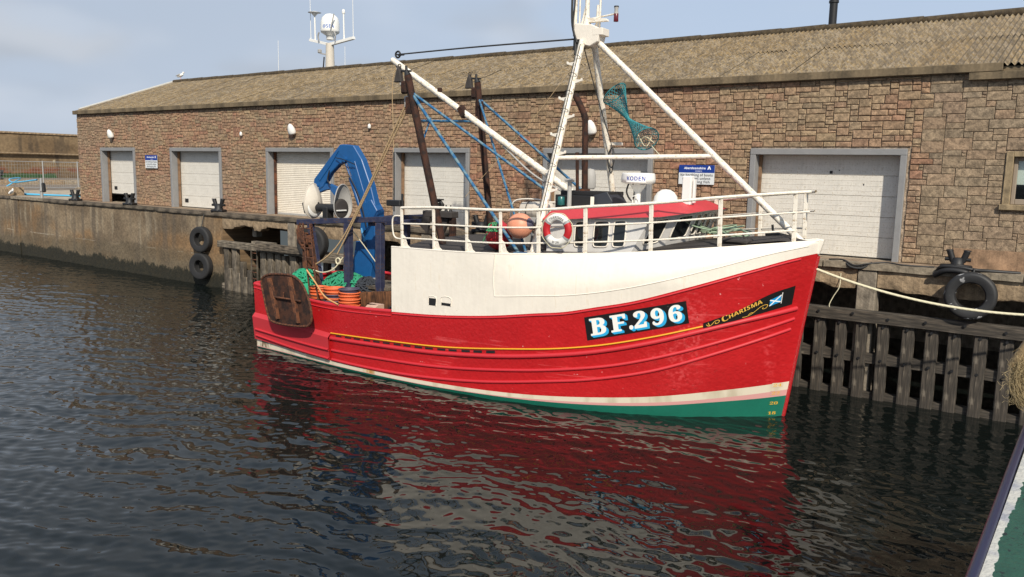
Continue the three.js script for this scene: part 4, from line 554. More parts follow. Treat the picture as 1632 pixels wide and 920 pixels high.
// ---- tripod mast ----
const tm = new THREE.Group(); tm.name = 'tripod_mast'; tm.userData.label = 'tall white tripod mast with steps and aerial poles'; boat.add(tm);
{
  const A = [-5.47, 9.0, 0], foot = [-5.52, 3.6, 2.5], far = [-5.5, 3.6, -2.3], nt = [-5.58, 8.95, 0.2], ft = [-5.42, 8.95, -0.15];
  mesh('leg', bar(foot, nt, 0.092, 0.08, 14), M.chip, tm); mesh('leg', bar(far, ft, 0.092, 0.08, 14), M.chip, tm); mesh('fore_stay_pipe', bar([0.16, 4.14, 0], [-5.3, 8.98, 0], 0.08, 0.075, 14), M.chip, tm);
  const at2 = (t) => [0, 1, 2].map((k) => lerp(foot[k], nt[k], t)); mesh('brace', bar(at2(0.44), [-2.05, 6.06, 0], 0.055, 0.055, 10), M.chip, tm);
  for (let i = 0; i < 8; i++) { const p = at2(0.28 + i * 0.085), s = i % 2 ? -1 : 1; mesh('step', extr([[0, 0], [0.2, 0.06], [0.21, 0.12], [0.18, 0.12], [0.16, 0.085], [0, 0.10]], 0.04, 0.004).translate(0, 0, -0.02).rotateY(s < 0 ? Math.PI : 0).translate(p[0] + s * 0.07, p[1], p[2]), M.chip, tm); mesh('cable_tie', new THREE.TorusGeometry(0.098, 0.008, 5, 16).rotateX(1.1).translate(p[0], p[1] + 0.22, p[2] + 0.01), M.wire, tm); }
  mesh('cable_run', [tube([at2(0.12), at2(0.3), at2(0.6), at2(0.98)].map((p) => [p[0] - 0.08, p[1], p[2] + 0.05]), 0.014, 30, 6), tube([at2(0.12), at2(0.3), at2(0.6), at2(0.98)].map((p) => [p[0] + 0.02, p[1], p[2] + 0.098]), 0.012, 30, 6)], M.wire, tm);
  mesh('foot_plate', box(-5.68, -5.36, 3.58, 3.7, 2.34, 2.66, 0.01), M.chip, tm);
  // head of the mast
  mesh('mast_head', [extr([[-0.36, -0.02], [-0.2, -0.22], [0.12, -0.3], [0.34, -0.2], [0.4, 0.08], [0.16, 0.2], [-0.3, 0.26]], 0.36, 0.015).translate(-5.5, 9.12, -0.18), box(-5.3, -5.02, 9.06, 9.24, -0.2, 0.2, 0.01)], M.white, tm);
  mesh('aerial_pole', [bar([-5.86, 9.2, 0.1], [-5.86, 11.3, 0.1], 0.05, 0.04), bar([-5.76, 9.3, 0.05], [-5.76, 11.1, 0.05], 0.022), bar([-5.74, 9.3, 0.0], [-5.6, 9.9, 0.0], 0.03, 0.02)], M.chip, tm); mesh('aerial_pole', [bar([-5.56, 9.25, 0], [-5.57, 9.6, 0], 0.13, 0.06), bar([-5.57, 9.6, 0], [-5.58, 11.4, 0], 0.06, 0.05)], M.chip, tm); mesh('aerial_pole', [bar([-5.26, 9.15, -0.1], [-5.24, 10.9, -0.1], 0.03, 0.025), bar([-5.32, 9.15, -0.06], [-5.3, 9.85, -0.06], 0.03), bar([-5.45, 9.2, -0.08], [-5.3, 9.42, -0.06], 0.028)], M.chip, tm);
  mesh('cable_bundle', [tube([[-5.93, 11, 0.12], [-5.94, 10, 0.14], [-5.92, 9.4, 0.14], [-5.78, 8.95, 0.2], [-5.7, 8.6, 0.34]], 0.035, 24, 6), tube([[-5.82, 11, 0.18], [-5.84, 9.9, 0.18], [-5.86, 9.3, 0.2], [-5.7, 8.9, 0.26]], 0.022, 24, 6)], M.wire, tm);
  mesh('lamp_arm', [bar([-5.57, 9.5, 0], [-4.78, 9.58, 0], 0.022), extr([[-0.5, 0], [0.15, 0.0], [0.12, 0.05], [-0.4, 0.11]], 0.12, 0.006).translate(-5.12, 9.42, -0.06)], M.chip, tm);
  mesh('navigation_lamp', at(lathe([[0.001, 0.02], [0.06, 0.02], [0.062, -0.17], [0.001, -0.18]], 14), -4.75, 9.56, 0), mat(lin(0.12, 0.012, 0.02), { roughness: 0.3 }), tm); mesh('navigation_lamp', [at(lathe([[0.001, 0.19], [0.058, 0.19], [0.058, 0.16], [0.05, 0.15], [0.05, 0.06], [0.06, 0.05], [0.06, 0.02]], 14), -4.75, 9.56, 0)], M.grey, tm);
  mesh('lamp_cap', bar([-4.75, 9.74, 0], [-4.75, 9.77, 0], 0.064, 0.06, 14), M.black, tm);
  mesh('leg_platform', [box(-5.42, -5.12, 6.36, 6.44, -1.5, -1.2, 0.01), box(-5.52, -5.44, 5.95, 6.36, -1.48, -1.4, 0.01)], M.chip, tm);
  mesh('rope_coil', [tube([[-5.3, 6.3, -1.2], [-5.4, 6.0, -1.15], [-5.3, 5.75, -1.2], [-5.2, 6.0, -1.15]], 0.02, 30, 6, true), tube([[-5.28, 6.3, -1.15], [-5.36, 5.9, -1.1], [-5.28, 5.6, -1.15], [-5.2, 5.95, -1.1]], 0.02, 30, 6, true), tube([[-5.06, 5.4, -2.0], [-5.16, 5.1, -1.95], [-5.02, 4.85, -2.0], [-4.92, 5.1, -1.95]], 0.025, 30, 6, true)], M.wire, tm);
  mesh('backstay_wire', tube([[-5.6, 8.85, 0.1], [-5.45, 7.6, -0.5], [-5.2, 6.3, -1.0]], 0.014, 12, 5), M.wire, tm); mesh('light_wire', [tube([[-5.62, 7.6, 0.6], [-5.9, 6.4, 0.5], [-6.3, 5.2, 0.4]], 0.008, 12, 5), tube([[-5.6, 8.6, 0.2], [-6.6, 7.0, 0.8], [-8.2, 4.9, 1.6]], 0.006, 12, 5)], M.ropeTan, tm);
}
// ---- derrick boom ----
{
  const b = new THREE.Group(); b.name = 'derrick_boom'; b.userData.label = 'long white boom slanting up over the aft deck'; boat.add(b); const p0 = [-5.85, 5.07, 0], p1 = [-12.05, 8.80, 0], on = (t) => [0, 1, 2].map((k) => lerp(p0[k], p1[k], t));
  mesh('spar', bar(p0, p1, 0.095, 0.085, 14), M.chip, b); mesh('end_cap', bar(on(1), on(1.012), 0.09, 0.07, 14), M.chip, b);
  mesh('topping_wire', tube([[-11.95, 8.98, 0], [-9.0, 9.02, 0.05], [-5.62, 9.02, 0.1]], 0.022, 14, 6), M.wire, b); mesh('wire_block', [box(-5.86, -5.64, 8.72, 9.02, 0.06, 0.2, 0.03)], M.black, b); mesh('tip_shackle', [new THREE.TorusGeometry(0.09, 0.03, 6, 14).translate(-11.9, 8.98, 0), box(-11.9, -11.66, 8.94, 9.0, -0.03, 0.03)], M.black, b);
  mesh('fall_wire', tube([on(0.98), [-12.05, 8.3, 0.05], [-12.03, 6.5, 0.05], [-11.98, 4.75, 0.1]], 0.012, 20, 5), M.ropeTan, b); mesh('fall_chain', tube([[-12.0, 6.1, 0.06], [-11.98, 5.2, 0.08], [-11.96, 4.3, 0.1]], 0.022, 10, 5), M.wire, b);
  mesh('hook_block', [at(cbox(0.14, 0.32, 0.09, 0.03), -11.75, 8.22, 0.02, 0, 0, 0.25), tube([[-12.0, 8.72, 0], [-11.9, 8.5, 0], [-11.8, 8.35, 0]], 0.02, 8, 6)], M.grey, b);
  mesh('boom_cleat', at(cbox(0.12, 0.14, 0.12, 0.02), on(0.72)[0], on(0.72)[1] + 0.13, 0.0), M.rustDark, b); mesh('boom_collar', [at(cbox(0.2, 0.34, 0.2, 0.03), ...on(0.585), 0, 0, 0.55)], M.rustDark, b); mesh('boom_stay', tube([on(0.36), [-7.0, 5.5, 0.05], on(0.02)].map((p, i) => i === 1 ? p : [p[0], p[1] - 0.12, p[2]]), 0.03, 12, 6), M.grey, b);
}
// ---- gallows posts with their blue stays ----
{
  const g = new THREE.Group(); g.name = 'gallows'; g.userData.label = 'pair of brown gallows posts with blue stays'; boat.add(g); const N = [[-8.62, 3.6, 2.0], [-9.85, 8.06, 2.0]], F = [[-9.43, 3.6, -1.5], [-10.03, 8.23, -1.5]];
  for (const [a, b] of [N, F]) {
    mesh('post', bar(a, b, 0.10, 0.10, 14), M.post, g); mesh('post_head', [bar(b, [b[0] - 0.05, b[1] + 0.12, b[2]], 0.10, 0.06, 12), bar([b[0] - 0.04, b[1] + 0.1, b[2]], [b[0] - 0.06, b[1] + 0.26, b[2]], 0.04, 0.035), flat([b[0] - 0.22, b[1] + 0.14, b[2]], [b[0] + 0.12, b[1] + 0.12, b[2]], 0.05, 0.05)], M.black, g);
    mesh('sheave_block', [extr([[-0.05, 0.1], [0, 0.22], [0.05, 0.1], [0.1, -0.16], [-0.12, -0.16]], 0.1, 0.02).translate(b[0] - 0.3, b[1] + 0.02, b[2] - 0.05), new THREE.TorusGeometry(0.05, 0.015, 6, 12).translate(b[0] - 0.29, b[1] + 0.27, b[2])], M.dark, g); mesh('warp_block', at(cbox(0.2, 0.34, 0.14, 0.07), b[0] - 0.1, b[1] - 0.3, b[2] + 0.02), M.post, g);
    mesh('clamp', [box(b[0] - 0.05, b[0] + 0.24, b[1] - 1.0, b[1] - 0.55, b[2] - 0.05, b[2] + 0.05)], M.rustDark, g);
  }
  const on = ([a, b], t) => [0, 1, 2].map((k) => lerp(a[k], b[k], t));
  mesh('stay_pipe', bar(on(N, 0.9), [-5.72, 3.6, 2.75], 0.042, 0.042, 10), M.bluePipe, g); mesh('stay_pipe', bar(on(N, 0.905), [-5.55, 5.1, 1.75], 0.036, 0.036, 10), M.bluePipe, g); mesh('stay_pipe', bar(on(F, 0.9), [-5.5, 4.3, -1.95], 0.04, 0.04, 10), M.bluePipe, g); mesh('stay_pipe', bar(on(F, 0.9), [-5.62, 3.62, 2.62], 0.033, 0.033, 10), M.bluePipe, g); mesh('cross_bar', [bar(on(N, 0.735), on(F, 0.75), 0.036, 0.036, 10), bar(on(N, 0.6), [-9.7, 7.0, 1.2], 0.025)], M.bluePipe, g);
  mesh('stay_foot', [box(-5.86, -5.58, 3.56, 3.68, 2.62, 2.86, 0.01)], M.bluePipe, g); mesh('rope_block', at(cbox(0.2, 0.32, 0.12, 0.06), -10.02, 7.4, 1.8, 0, 0, 0.1), M.grey, g); mesh('block_strop', tube([[-9.9, 7.8, 1.95], [-9.98, 7.7, 1.85], [-10.0, 7.5, 1.8]], 0.02, 8, 6), M.wire, g);
  mesh('hauling_rope', tube([[-10.1, 7.3, 1.8], [-12.9, 3.45, 1.4], [-13.5, 2.9, 1.4], [-14.0, 2.62, 1.4]], 0.024, 30, 6), M.ropeTan, g); mesh('hauling_rope', tube([[-9.98, 7.3, 1.8], [-12.75, 3.5, 1.4], [-13.1, 3.0, 1.38]], 0.024, 30, 6), M.ropeTan, g); mesh('hauling_rope', tube([[-9.93, 7.3, 1.8], [-9.2, 5.4, 1.95], [-8.75, 3.75, 2.05]], 0.02, 30, 6), M.ropeTan, g);
  // dark warp winch frame between the posts
  const w = new THREE.Group(); w.name = 'winch_frame'; w.userData.label = 'dark steel winch frame behind the aft rail'; boat.add(w);
  mesh('beam', box(-11.9, -10.75, 4.1, 4.3, -1.6, -1.2, 0.02), M.dark, w); mesh('leg', extr([[-0.5, 0], [0.5, 0], [0.18, -0.5], [0.16, -1.9], [-0.16, -1.9], [-0.18, -0.5]], 0.14, 0.01).scale(0.8, 1, 1).translate(-11.35, 4.12, -1.5), M.dark, w); mesh('leg', box(-10.92, -10.75, 2.2, 4.1, -1.5, -1.3, 0.02), M.rustDark, w); mesh('bracket', extr([[-0.45, 0], [0.3, 0], [0.2, -0.5]], 0.12, 0.01).translate(-11.9, 4.1, -1.3), M.dark, w); mesh('warp_roller', [new THREE.TorusGeometry(0.14, 0.05, 8, 18).translate(-11.4, 4.48, -1.4), bar([-11.4, 4.48, -1.6], [-11.4, 4.48, -1.2], 0.08), bar([-11.1, 4.3, -1.4], [-11.1, 4.5, -1.4], 0.06, 0.02), bar([-10.92, 4.3, -1.4], [-10.92, 4.5, -1.4], 0.06, 0.02), box(-11.55, -11.25, 4.64, 4.68, -1.5, -1.3)], M.black, w); mesh('flood_lamp', [box(-9.92, -9.45, 4.62, 4.78, 2.6, 2.8, 0.02), bar([-9.44, 4.4, 2.7], [-9.44, 4.95, 2.7], 0.03)], M.black, w);
}
// ---- stern gantry ----
{
  const g = new THREE.Group(); g.name = 'stern_gantry'; g.userData.label = 'dark blue steel gantry over the aft deck'; boat.add(g); const z = 1.2, zf = -1.5;
  for (const q of [z, zf]) { mesh('beam', extr([[-14.95, 3.80], [-10.85, 4.10], [-10.85, 4.24], [-14.95, 3.94]], 0.14, 0.01).translate(0, 0, q - 0.07), M.navy, g); mesh('post', box(-12.93, -12.7, 0.9, 3.94, q - 0.1, q + 0.1, 0.012), M.navy, g); mesh('post', box(-11.66, -11.44, 0.9, 4.02, q - 0.1, q + 0.1, 0.012), M.navy, g); mesh('leaning_leg', flat([-13.72, 0.9, q + 0.05], [-14.42, 3.86, q], 0.2, 0.14), M.navy, g); }
  mesh('cross_beam', box(-14.95, -14.75, 3.78, 3.93, zf, z, 0.01), M.navy, g); mesh('cross_beam', box(-12.1, -11.9, 3.9, 4.02, zf + 0.08, z - 0.08, 0.01), M.navy, g);
  mesh('rusty_post', box(-14.75, -14.5, 0.9, 3.55, 1.05, 1.25, 0.015), M.rust, g); mesh('rusty_leg', flat([-13.62, 0.9, 1.42], [-14.3, 3.5, 1.36], 0.16, 0.1), M.rust, g); mesh('sheave', [new THREE.TorusGeometry(0.17, 0.06, 8, 18).translate(-14.62, 3.32, 1.3), at(cbox(0.28, 0.5, 0.14, 0.05), -14.75, 3.45, 1.3, 0, 0, 0.15), tube([[-14.9, 3.8, 1.25], [-14.85, 3.6, 1.3], [-14.7, 3.2, 1.35], [-14.55, 3.0, 1.3]], 0.03, 12, 6)], M.rust, g);
  mesh('work_bench', [box(-12.7, -11.3, 2.0, 2.1, -0.2, 1.15, 0.012), box(-12.6, -11.4, 1.8, 2.0, 0.9, 1.1, 0.01)], M.woodMidH, g); mesh('pennant_line', tube([[-13.1, 3.85, 0.9], [-12.7, 3.3, 0.7], [-12.2, 2.7, 0.6]], 0.016, 12, 5), M.ropePale, g);
}
// ---- crane ----
{
  const g = new THREE.Group(); g.name = 'deck_crane'; g.userData.label = 'blue hydraulic knuckle crane folded down over the stern'; boat.add(g); const z = 0.2;
  const slab = (pts, w, b = 0.02, zz = z) => extr(pts, w - 2 * b, b).translate(0, 0, zz - w / 2 + b);
  mesh('base_plate', box(-13.45, -12.55, 2.12, 2.2, z - 0.35, z + 0.35, 0.01), M.grey, g); mesh('pedestal', box(-13.5, -12.5, 0.9, 2.12, z - 0.3, z + 0.3, 0.02), M.rustDark, g); mesh('column', slab([[-13.30, 2.2], [-12.69, 2.2], [-12.50, 3.25], [-12.50, 3.98], [-13.02, 3.98], [-13.03, 3.22]], 0.4), M.crane, g); mesh('side_tank', slab([[-13.52, 2.2], [-13.31, 2.2], [-13.06, 3.31], [-13.3, 3.3]], 0.3), M.crane, g);
  mesh('inner_boom', slab([[-13.05, 3.96], [-12.53, 3.96], [-12.53, 4.42], [-12.73, 5.06], [-13.09, 5.85], [-13.43, 6.27], [-13.88, 6.3], [-14.0, 6.02], [-13.72, 5.82], [-13.41, 5.16]], 0.26), M.crane, g); mesh('boom_web', slab([[-12.99, 4.1], [-12.82, 4.1], [-12.98, 4.9], [-13.34, 5.8], [-13.5, 5.8]], 0.32, 0.01), M.crane, g); mesh('slew_head', slab([[-13.1, 3.7], [-12.44, 3.7], [-12.42, 4.3], [-12.66, 4.62], [-13.0, 4.5]], 0.34), M.crane, g);
  mesh('outer_boom', slab([[-13.72, 6.3], [-14.0, 6.29], [-14.43, 5.89], [-15.14, 5.20], [-15.17, 5.02], [-14.97, 4.88], [-14.77, 4.99], [-14.44, 5.42], [-14.08, 5.70], [-13.78, 5.80]], 0.2, 0.02, z + 0.02), M.crane, g); mesh('outer_web', slab([[-14.05, 6.1], [-14.42, 5.78], [-14.95, 5.24], [-14.88, 5.16], [-14.4, 5.66]], 0.25, 0.008, z + 0.02), M.crane, g); mesh('hook_arm', slab([[-15.09, 4.94], [-14.97, 4.80], [-14.75, 4.87], [-14.50, 4.92], [-14.22, 4.67], [-14.06, 4.55], [-13.92, 4.7], [-14.14, 4.95], [-14.50, 5.06], [-14.80, 5.05]], 0.14, 0.02, z + 0.02), M.crane, g);
  mesh('ram', [bar([-13.14, 4.35, z + 0.1], [-13.57, 5.3, z + 0.1], 0.07, 0.07, 12), bar([-13.57, 5.3, z + 0.1], [-13.8, 5.8, z + 0.1], 0.03)], M.crane, g); mesh('knuckle_pin', bar([-13.75, 5.85, z - 0.2], [-13.75, 5.85, z + 0.22], 0.09, 0.09, 14), M.crane, g); mesh('knuckle_pin', bar([-15.0, 5.0, z - 0.2], [-15.0, 5.0, z + 0.2], 0.07), M.crane, g);
  mesh('hydraulic_hose', tube([[-13.5, 5.4, z + 0.26], [-13.2, 4.9, z + 0.22], [-12.9, 4.4, z + 0.3], [-12.75, 3.8, z + 0.28]], 0.018, 20, 6), M.black, g); mesh('hydraulic_hose', tube([[-14.4, 5.5, z + 0.18], [-14.46, 5.2, z + 0.2], [-14.35, 5.05, z + 0.2]], 0.02, 12, 6), M.black, g); mesh('hydraulic_hose', tube([[-14.1, 5.9, z + 0.2], [-13.7, 5.85, z + 0.3], [-13.2, 5.7, z + 0.28]], 0.014, 16, 6), M.black, g); mesh('hydraulic_hose', tube([[-12.8, 3.7, z + 0.27], [-12.9, 3.5, z + 0.29], [-12.75, 3.2, z + 0.27]], 0.02, 12, 6), M.black, g); mesh('hose_sleeve', tube([[-12.95, 3.75, z + 0.28], [-12.88, 3.55, z + 0.3], [-12.82, 3.35, z + 0.28]], 0.035, 10, 6), mat(lin(0.05, 0.25, 0.5), { roughness: 0.5 }), g);
}
// ---- power block on the gantry: two flared cheeks round a drum ----
{
  const g = new THREE.Group(); g.name = 'power_block'; g.userData.label = 'grey net hauler with two flared cheek plates'; boat.add(g);
  const cheek = (x, s, m1, m2, y = 4.42) => { // a leaf shaped dished plate facing along the boat
    const sh = grid(20, 8, (u, v) => { const a = u * Math.PI * 2, rr = 0.12 + v * 0.88, up = Math.max(0, Math.cos(a)); const R = (0.43 + 0.2 * Math.pow(up, 4)) * rr; return [x + s * (0.24 * rr * rr), y + Math.cos(a) * R * 1.05, 0.55 + Math.sin(a) * R * 0.92]; }); mesh('cheek_plate', sh, m1, g);
    const ringp = Array.from({ length: 24 }, (_, k) => { const a = k / 24 * 6.283, up = Math.max(0, Math.cos(a)), R = 0.43 + 0.2 * Math.pow(up, 4); return [x + s * 0.245, y + Math.cos(a) * R * 1.05, 0.55 + Math.sin(a) * R * 0.92]; }); mesh('cheek_rim', tube(ringp, 0.018, 60, 6, true), m1, g);
    mesh('hub_disc', at(lathe([[0.001, 0.05], [0.22, 0.05], [0.31, 0.02], [0.31, -0.02], [0.001, -0.03]], 24), 0, 0, 0).rotateZ(-Math.PI / 2).translate(x + s * 0.16, y - 0.1, 0.55), m2, g);
  };
  cheek(-14.72, -1, M.cream, M.plastic); cheek(-13.9, 1, M.grey, M.dark);
  mesh('drum', bar([-14.75, 4.32, 0.55], [-13.85, 4.32, 0.55], 0.13, 0.13, 16), M.black, g); mesh('motor', [at(cbox(0.34, 0.3, 0.3, 0.05), -15.02, 4.28, 0.6), bar([-15.2, 4.4, 0.65], [-14.9, 4.42, 0.65], 0.05), at(cbox(0.14, 0.36, 0.16, 0.03), -15.1, 4.3, 0.74, 0, 0, 0.3)], M.black, g); mesh('yoke', [box(-14.42, -14.2, 3.95, 4.36, 0.4, 0.7, 0.02), box(-14.5, -13.6, 3.9, 4.02, 0.35, 0.75, 0.02)], M.black, g); mesh('face_plate', box(-13.72, -13.64, 4.25, 4.29, 0.4, 0.8, 0.005), M.plastic, g);
}
// ---- raft canister on its cradle, foredeck gear ----
{
  const g = onBoat('liferaft_canister', 'cream liferaft drum in a tube cradle behind the mast leg', 'liferaft', [-6.2, 4.4, 1.2]);
  mesh('canister', at(lathe([[0.001, -0.48], [0.13, -0.47], [0.2, -0.42], [0.21, -0.05], [0.225, -0.04], [0.225, 0.04], [0.21, 0.05], [0.2, 0.42], [0.13, 0.47], [0.001, 0.48]], 22).rotateZ(Math.PI / 2), 0, 0.22, 0), M.cream, g); mesh('cradle', [box(-0.4, 0.4, -0.1, 0.04, -0.2, 0.2, 0.01), box(-0.34, -0.26, -0.78, -0.1, -0.15, 0.15), box(0.26, 0.34, -0.78, -0.1, -0.15, 0.15)], M.grey, g); mesh('guard_frame', tube([[-0.62, -0.76, 0.24], [-0.62, 0.34, 0.24], [-0.5, 0.46, 0.24], [0.4, 0.46, 0.24], [0.5, 0.34, 0.24], [0.5, -0.76, 0.24]], 0.022, 40, 6), M.chip, g); mesh('strap', [new THREE.TorusGeometry(0.222, 0.012, 6, 24).rotateY(Math.PI / 2).translate(0.22, 0.22, 0), new THREE.TorusGeometry(0.222, 0.012, 6, 24).rotateY(Math.PI / 2).translate(-0.22, 0.22, 0)], M.wire, g);
  mesh('deck_hatch', [at(cbox(0.62, 0.1, 0.5, 0.03), -1.0, deckY(-1, 1.1) + 0.04, 1.1), tube([[-1.25, deckY(-1, 1.3) + 0.08, 1.3], [-1.2, deckY(-1, 1.3) + 0.2, 1.3], [-0.8, deckY(-1, 1.3) + 0.2, 1.3], [-0.75, deckY(-1, 1.3) + 0.08, 1.3]], 0.018, 20, 6)], M.dark, boat);
  mesh('anchor', [tube([[-0.9, 4.2, -0.9], [-0.6, 4.22, -0.8], [-0.3, 4.18, -0.7]], 0.05, 12, 7), tube([[-0.45, 4.5, -0.75], [-0.38, 4.36, -0.72], [-0.22, 4.24, -0.65], [-0.12, 4.2, -0.5]], 0.045, 14, 7), tube([[-0.75, 4.45, -0.85], [-0.72, 4.3, -0.85], [-0.6, 4.22, -0.8]], 0.03, 10, 6)], M.black, boat).userData.label = 'black anchor lying on the foredeck';
}
// ================= THINGS ON AND ROUND THE BOAT =================
// ---- timber fenders along the piled quay ----
{
  const fender = (name, label, x0, x1, top, mV, mH, posts, rails, seed, rows) => {
    const f = thing(name, label, 'fender', [x0, 0, 0.0]), r = rng(seed);
    mesh('top_beam', roughBlock(0, x1 - x0, top - 0.28, top, 0.02, 0.34, 0.03, 0.25, seed), mH, f);
    for (const [a, b, y1, lean = 0, sharp = 0] of posts) { const w = b - a, y0 = -1.4, g = cbox(w, y1 - y0, 0.2 + r() * 0.04, 0.022); const p = g.attributes.position; for (let i = 0; i < p.count; i++) { const y = p.getY(i); if (y > (y1 - y0) / 2 - 0.05) { p.setY(i, y - (sharp ? Math.abs(p.getX(i)) / w * 2 * sharp : r() * 0.0)); } p.setX(i, p.getX(i) + (fbm(y * 1.3 + seed, a * 3, 3) - 0.5) * 0.05); } g.computeVertexNormals(); const q = mesh('plank', g, mV[Math.floor(r() * mV.length)], f); q.position.set((a + b) / 2 - x0, (y0 + y1) / 2, 0.13 + (r() - 0.5) * 0.04); q.rotation.z = lean + (r() - 0.5) * 0.012; }
    for (const [y, h] of rails) mesh('rail', roughBlock(0, x1 - x0, y - h / 2, y + h / 2, -0.12, 0.15, 0.02, 0.3, seed + y), mH, f);
    return f;
  };
  const px = []; const r = rng(3); for (let k = -2; k < 16; k++) { const x = -6.19 + k * 0.535 + (r() - 0.5) * 0.04; px.push([x, x + 0.26 + r() * 0.03, 1.99]); }
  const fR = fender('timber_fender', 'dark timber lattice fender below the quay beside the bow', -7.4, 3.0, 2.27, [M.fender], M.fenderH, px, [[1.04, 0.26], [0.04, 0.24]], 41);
  { const g = new THREE.CylinderGeometry(0.035, 0.035, 0.06, 8).rotateX(Math.PI / 2); for (const [a, b] of px) { for (const [y, z] of [[1.9, 0.25], [1.04, 0.25]]) { const m = mesh('bolt', uvm(g.clone()), M.black, fR); m.position.set((a + b) / 2 + 7.4, y, z); } } for (let k = 0; k < 12; k++) { const m = mesh('bolt', uvm(g.clone()), M.black, fR); m.position.set(0.5 + k * 0.85, 2.13 + 0.03 * (k % 3), 0.34); } }
  const pl = [[-32.28, -31.93, 1.95], [-31.68, -31.34, 1.95], [-31.12, -30.86, 1.55, 0.02, 0.22], [-30.64, -30.32, 1.15, -0.03, 0.14], [-29.66, -29.30, 1.97, 0, 0.05], [-29.13, -28.78, 1.97, 0, 0.06], [-28.62, -28.28, 1.95, 0, 0.05], [-28.16, -27.92, 1.93, 0.02, 0.08], [-27.6, -27.24, 1.93, 0, 0.04], [-27.0, -26.68, 1.8, 0.04, 0.1], [-26.3, -25.98, 1.7, -0.03, 0.08], [-25.6, -25.3, 1.9], [-24.9, -24.6, 1.9], [-32.02, -31.75, 1.0, 0.01], [-31.35, -31.14, 0.85, -0.02], [-30.86, -30.66, 0.7, 0.02]];
  const fL = fender('timber_fender', 'broken grey timber fender with pointed planks beside the stern', -32.6, -22.4, 2.22, [M.wood, M.woodMid, M.wood], M.woodH, pl, [[0.15, 0.26]], 53);
  mesh('middle_rail', roughBlock(3.0, 10.2, 0.95, 1.2, -0.24, 0.015, 0.03, 0.3, 5), M.woodMidH, fL); mesh('loose_beam', roughBlock(3.1, 6.2, 2.06, 2.34, 0.36, 0.62, 0.06, 0.2, 9), M.woodMidH, fL); mesh('loose_beam', roughBlock(6.6, 9.6, 1.86, 2.16, 0.36, 0.62, 0.06, 0.2, 19), M.woodH, fL); mesh('loose_block', roughBlock(2.5, 3.9, 2.22, 2.36, 0.05, 0.34, 0.05, 0.2, 29), M.woodH, fL);
  const ld = thing('quay_ladder', 'steel ladder set into the broken timber fender', 'ladder', [-29.95, 0, 0.30]); for (const x of [-0.2, 0.2]) mesh('stile', box(x - 0.03, x + 0.03, -0.6, 2.2, -0.03, 0.03), M.woodMid, ld); for (let k = 0; k < 10; k++) mesh('rung', bar([-0.2, -0.4 + k * 0.28, 0], [0.2, -0.4 + k * 0.28, 0], 0.022), M.rust, ld);
}
// ---- tyres ----
{
  M.tyreScuffed = mat(lin(1, 1, 1), { map: tex(512, 256, (u, v) => { const n = fbm(u * 14, v * 10, 4, 14, 10), b = fbm(u * 5 + 3, v * 4, 3, 5, 4); return mix3([0.155, 0.155, 0.16], [0.72, 0.72, 0.72], sstep(0.64, 0.68, n) * sstep(0.5, 0.6, b)); }), roughness: 0.6, bumpMap: T.bump, bumpScale: 0.006 });
  const prof = (R1, r0, w) => lathe([[r0, -w * 0.36], [r0 + 0.03, -w * 0.47], [R1 * 0.86, -w * 0.52], [R1 * 0.96, -w * 0.44], [R1, -w * 0.3], [R1 * 0.985, -w * 0.27], [R1, -w * 0.24], [R1, -w * 0.03], [R1 * 0.985, 0], [R1, w * 0.03], [R1, w * 0.24], [R1 * 0.985, w * 0.27], [R1, w * 0.3], [R1 * 0.96, w * 0.44], [R1 * 0.86, w * 0.52], [r0 + 0.03, w * 0.47], [r0, w * 0.36], [r0 + 0.03, 0.0], [r0, -w * 0.36]], 40);
  const tyre = (x, y, z, R1, r0, w, label, ry = 0, chain = 0) => { const t = thing('fender_tyre', label, 'tyre', [x, y - R1, z], 0, 'old tyres hung on the quay'); const m = mesh('tyre', prof(R1, r0, w).rotateX(Math.PI / 2).rotateY(ry), x > -3 ? M.tyreScuffed : M.tyre, t); m.position.y = R1; mesh('hanging_chain', tube([[0, R1 + r0 * 0.9, 0], [0.02, R1 * 2 + 0.05, -0.05], [0, R1 * 2 + chain, -z + 0.05]], 0.022, 12, 6), M.wire, t); return t; };
  tyre(-33.97, 2.17, 0.24, 0.60, 0.30, 0.34, 'black tyre hung on the solid quay wall, upper of two', 0.2, 0.6); tyre(-34.02, 0.92, 0.25, 0.62, 0.28, 0.36, 'black tyre hung on the solid quay wall, lower of two', 0.2, 0.1); tyre(-2.6, 2.93, 0.36, 0.56, 0.31, 0.36, 'big scuffed black tyre below the horned bollard near the bow', 0.08, 0.02); tyre(-25.45, 2.62, 0.85, 0.66, 0.30, 0.42, 'big dark tyre hung on the quay behind the stern gantry', 0.25, 0.2);
}
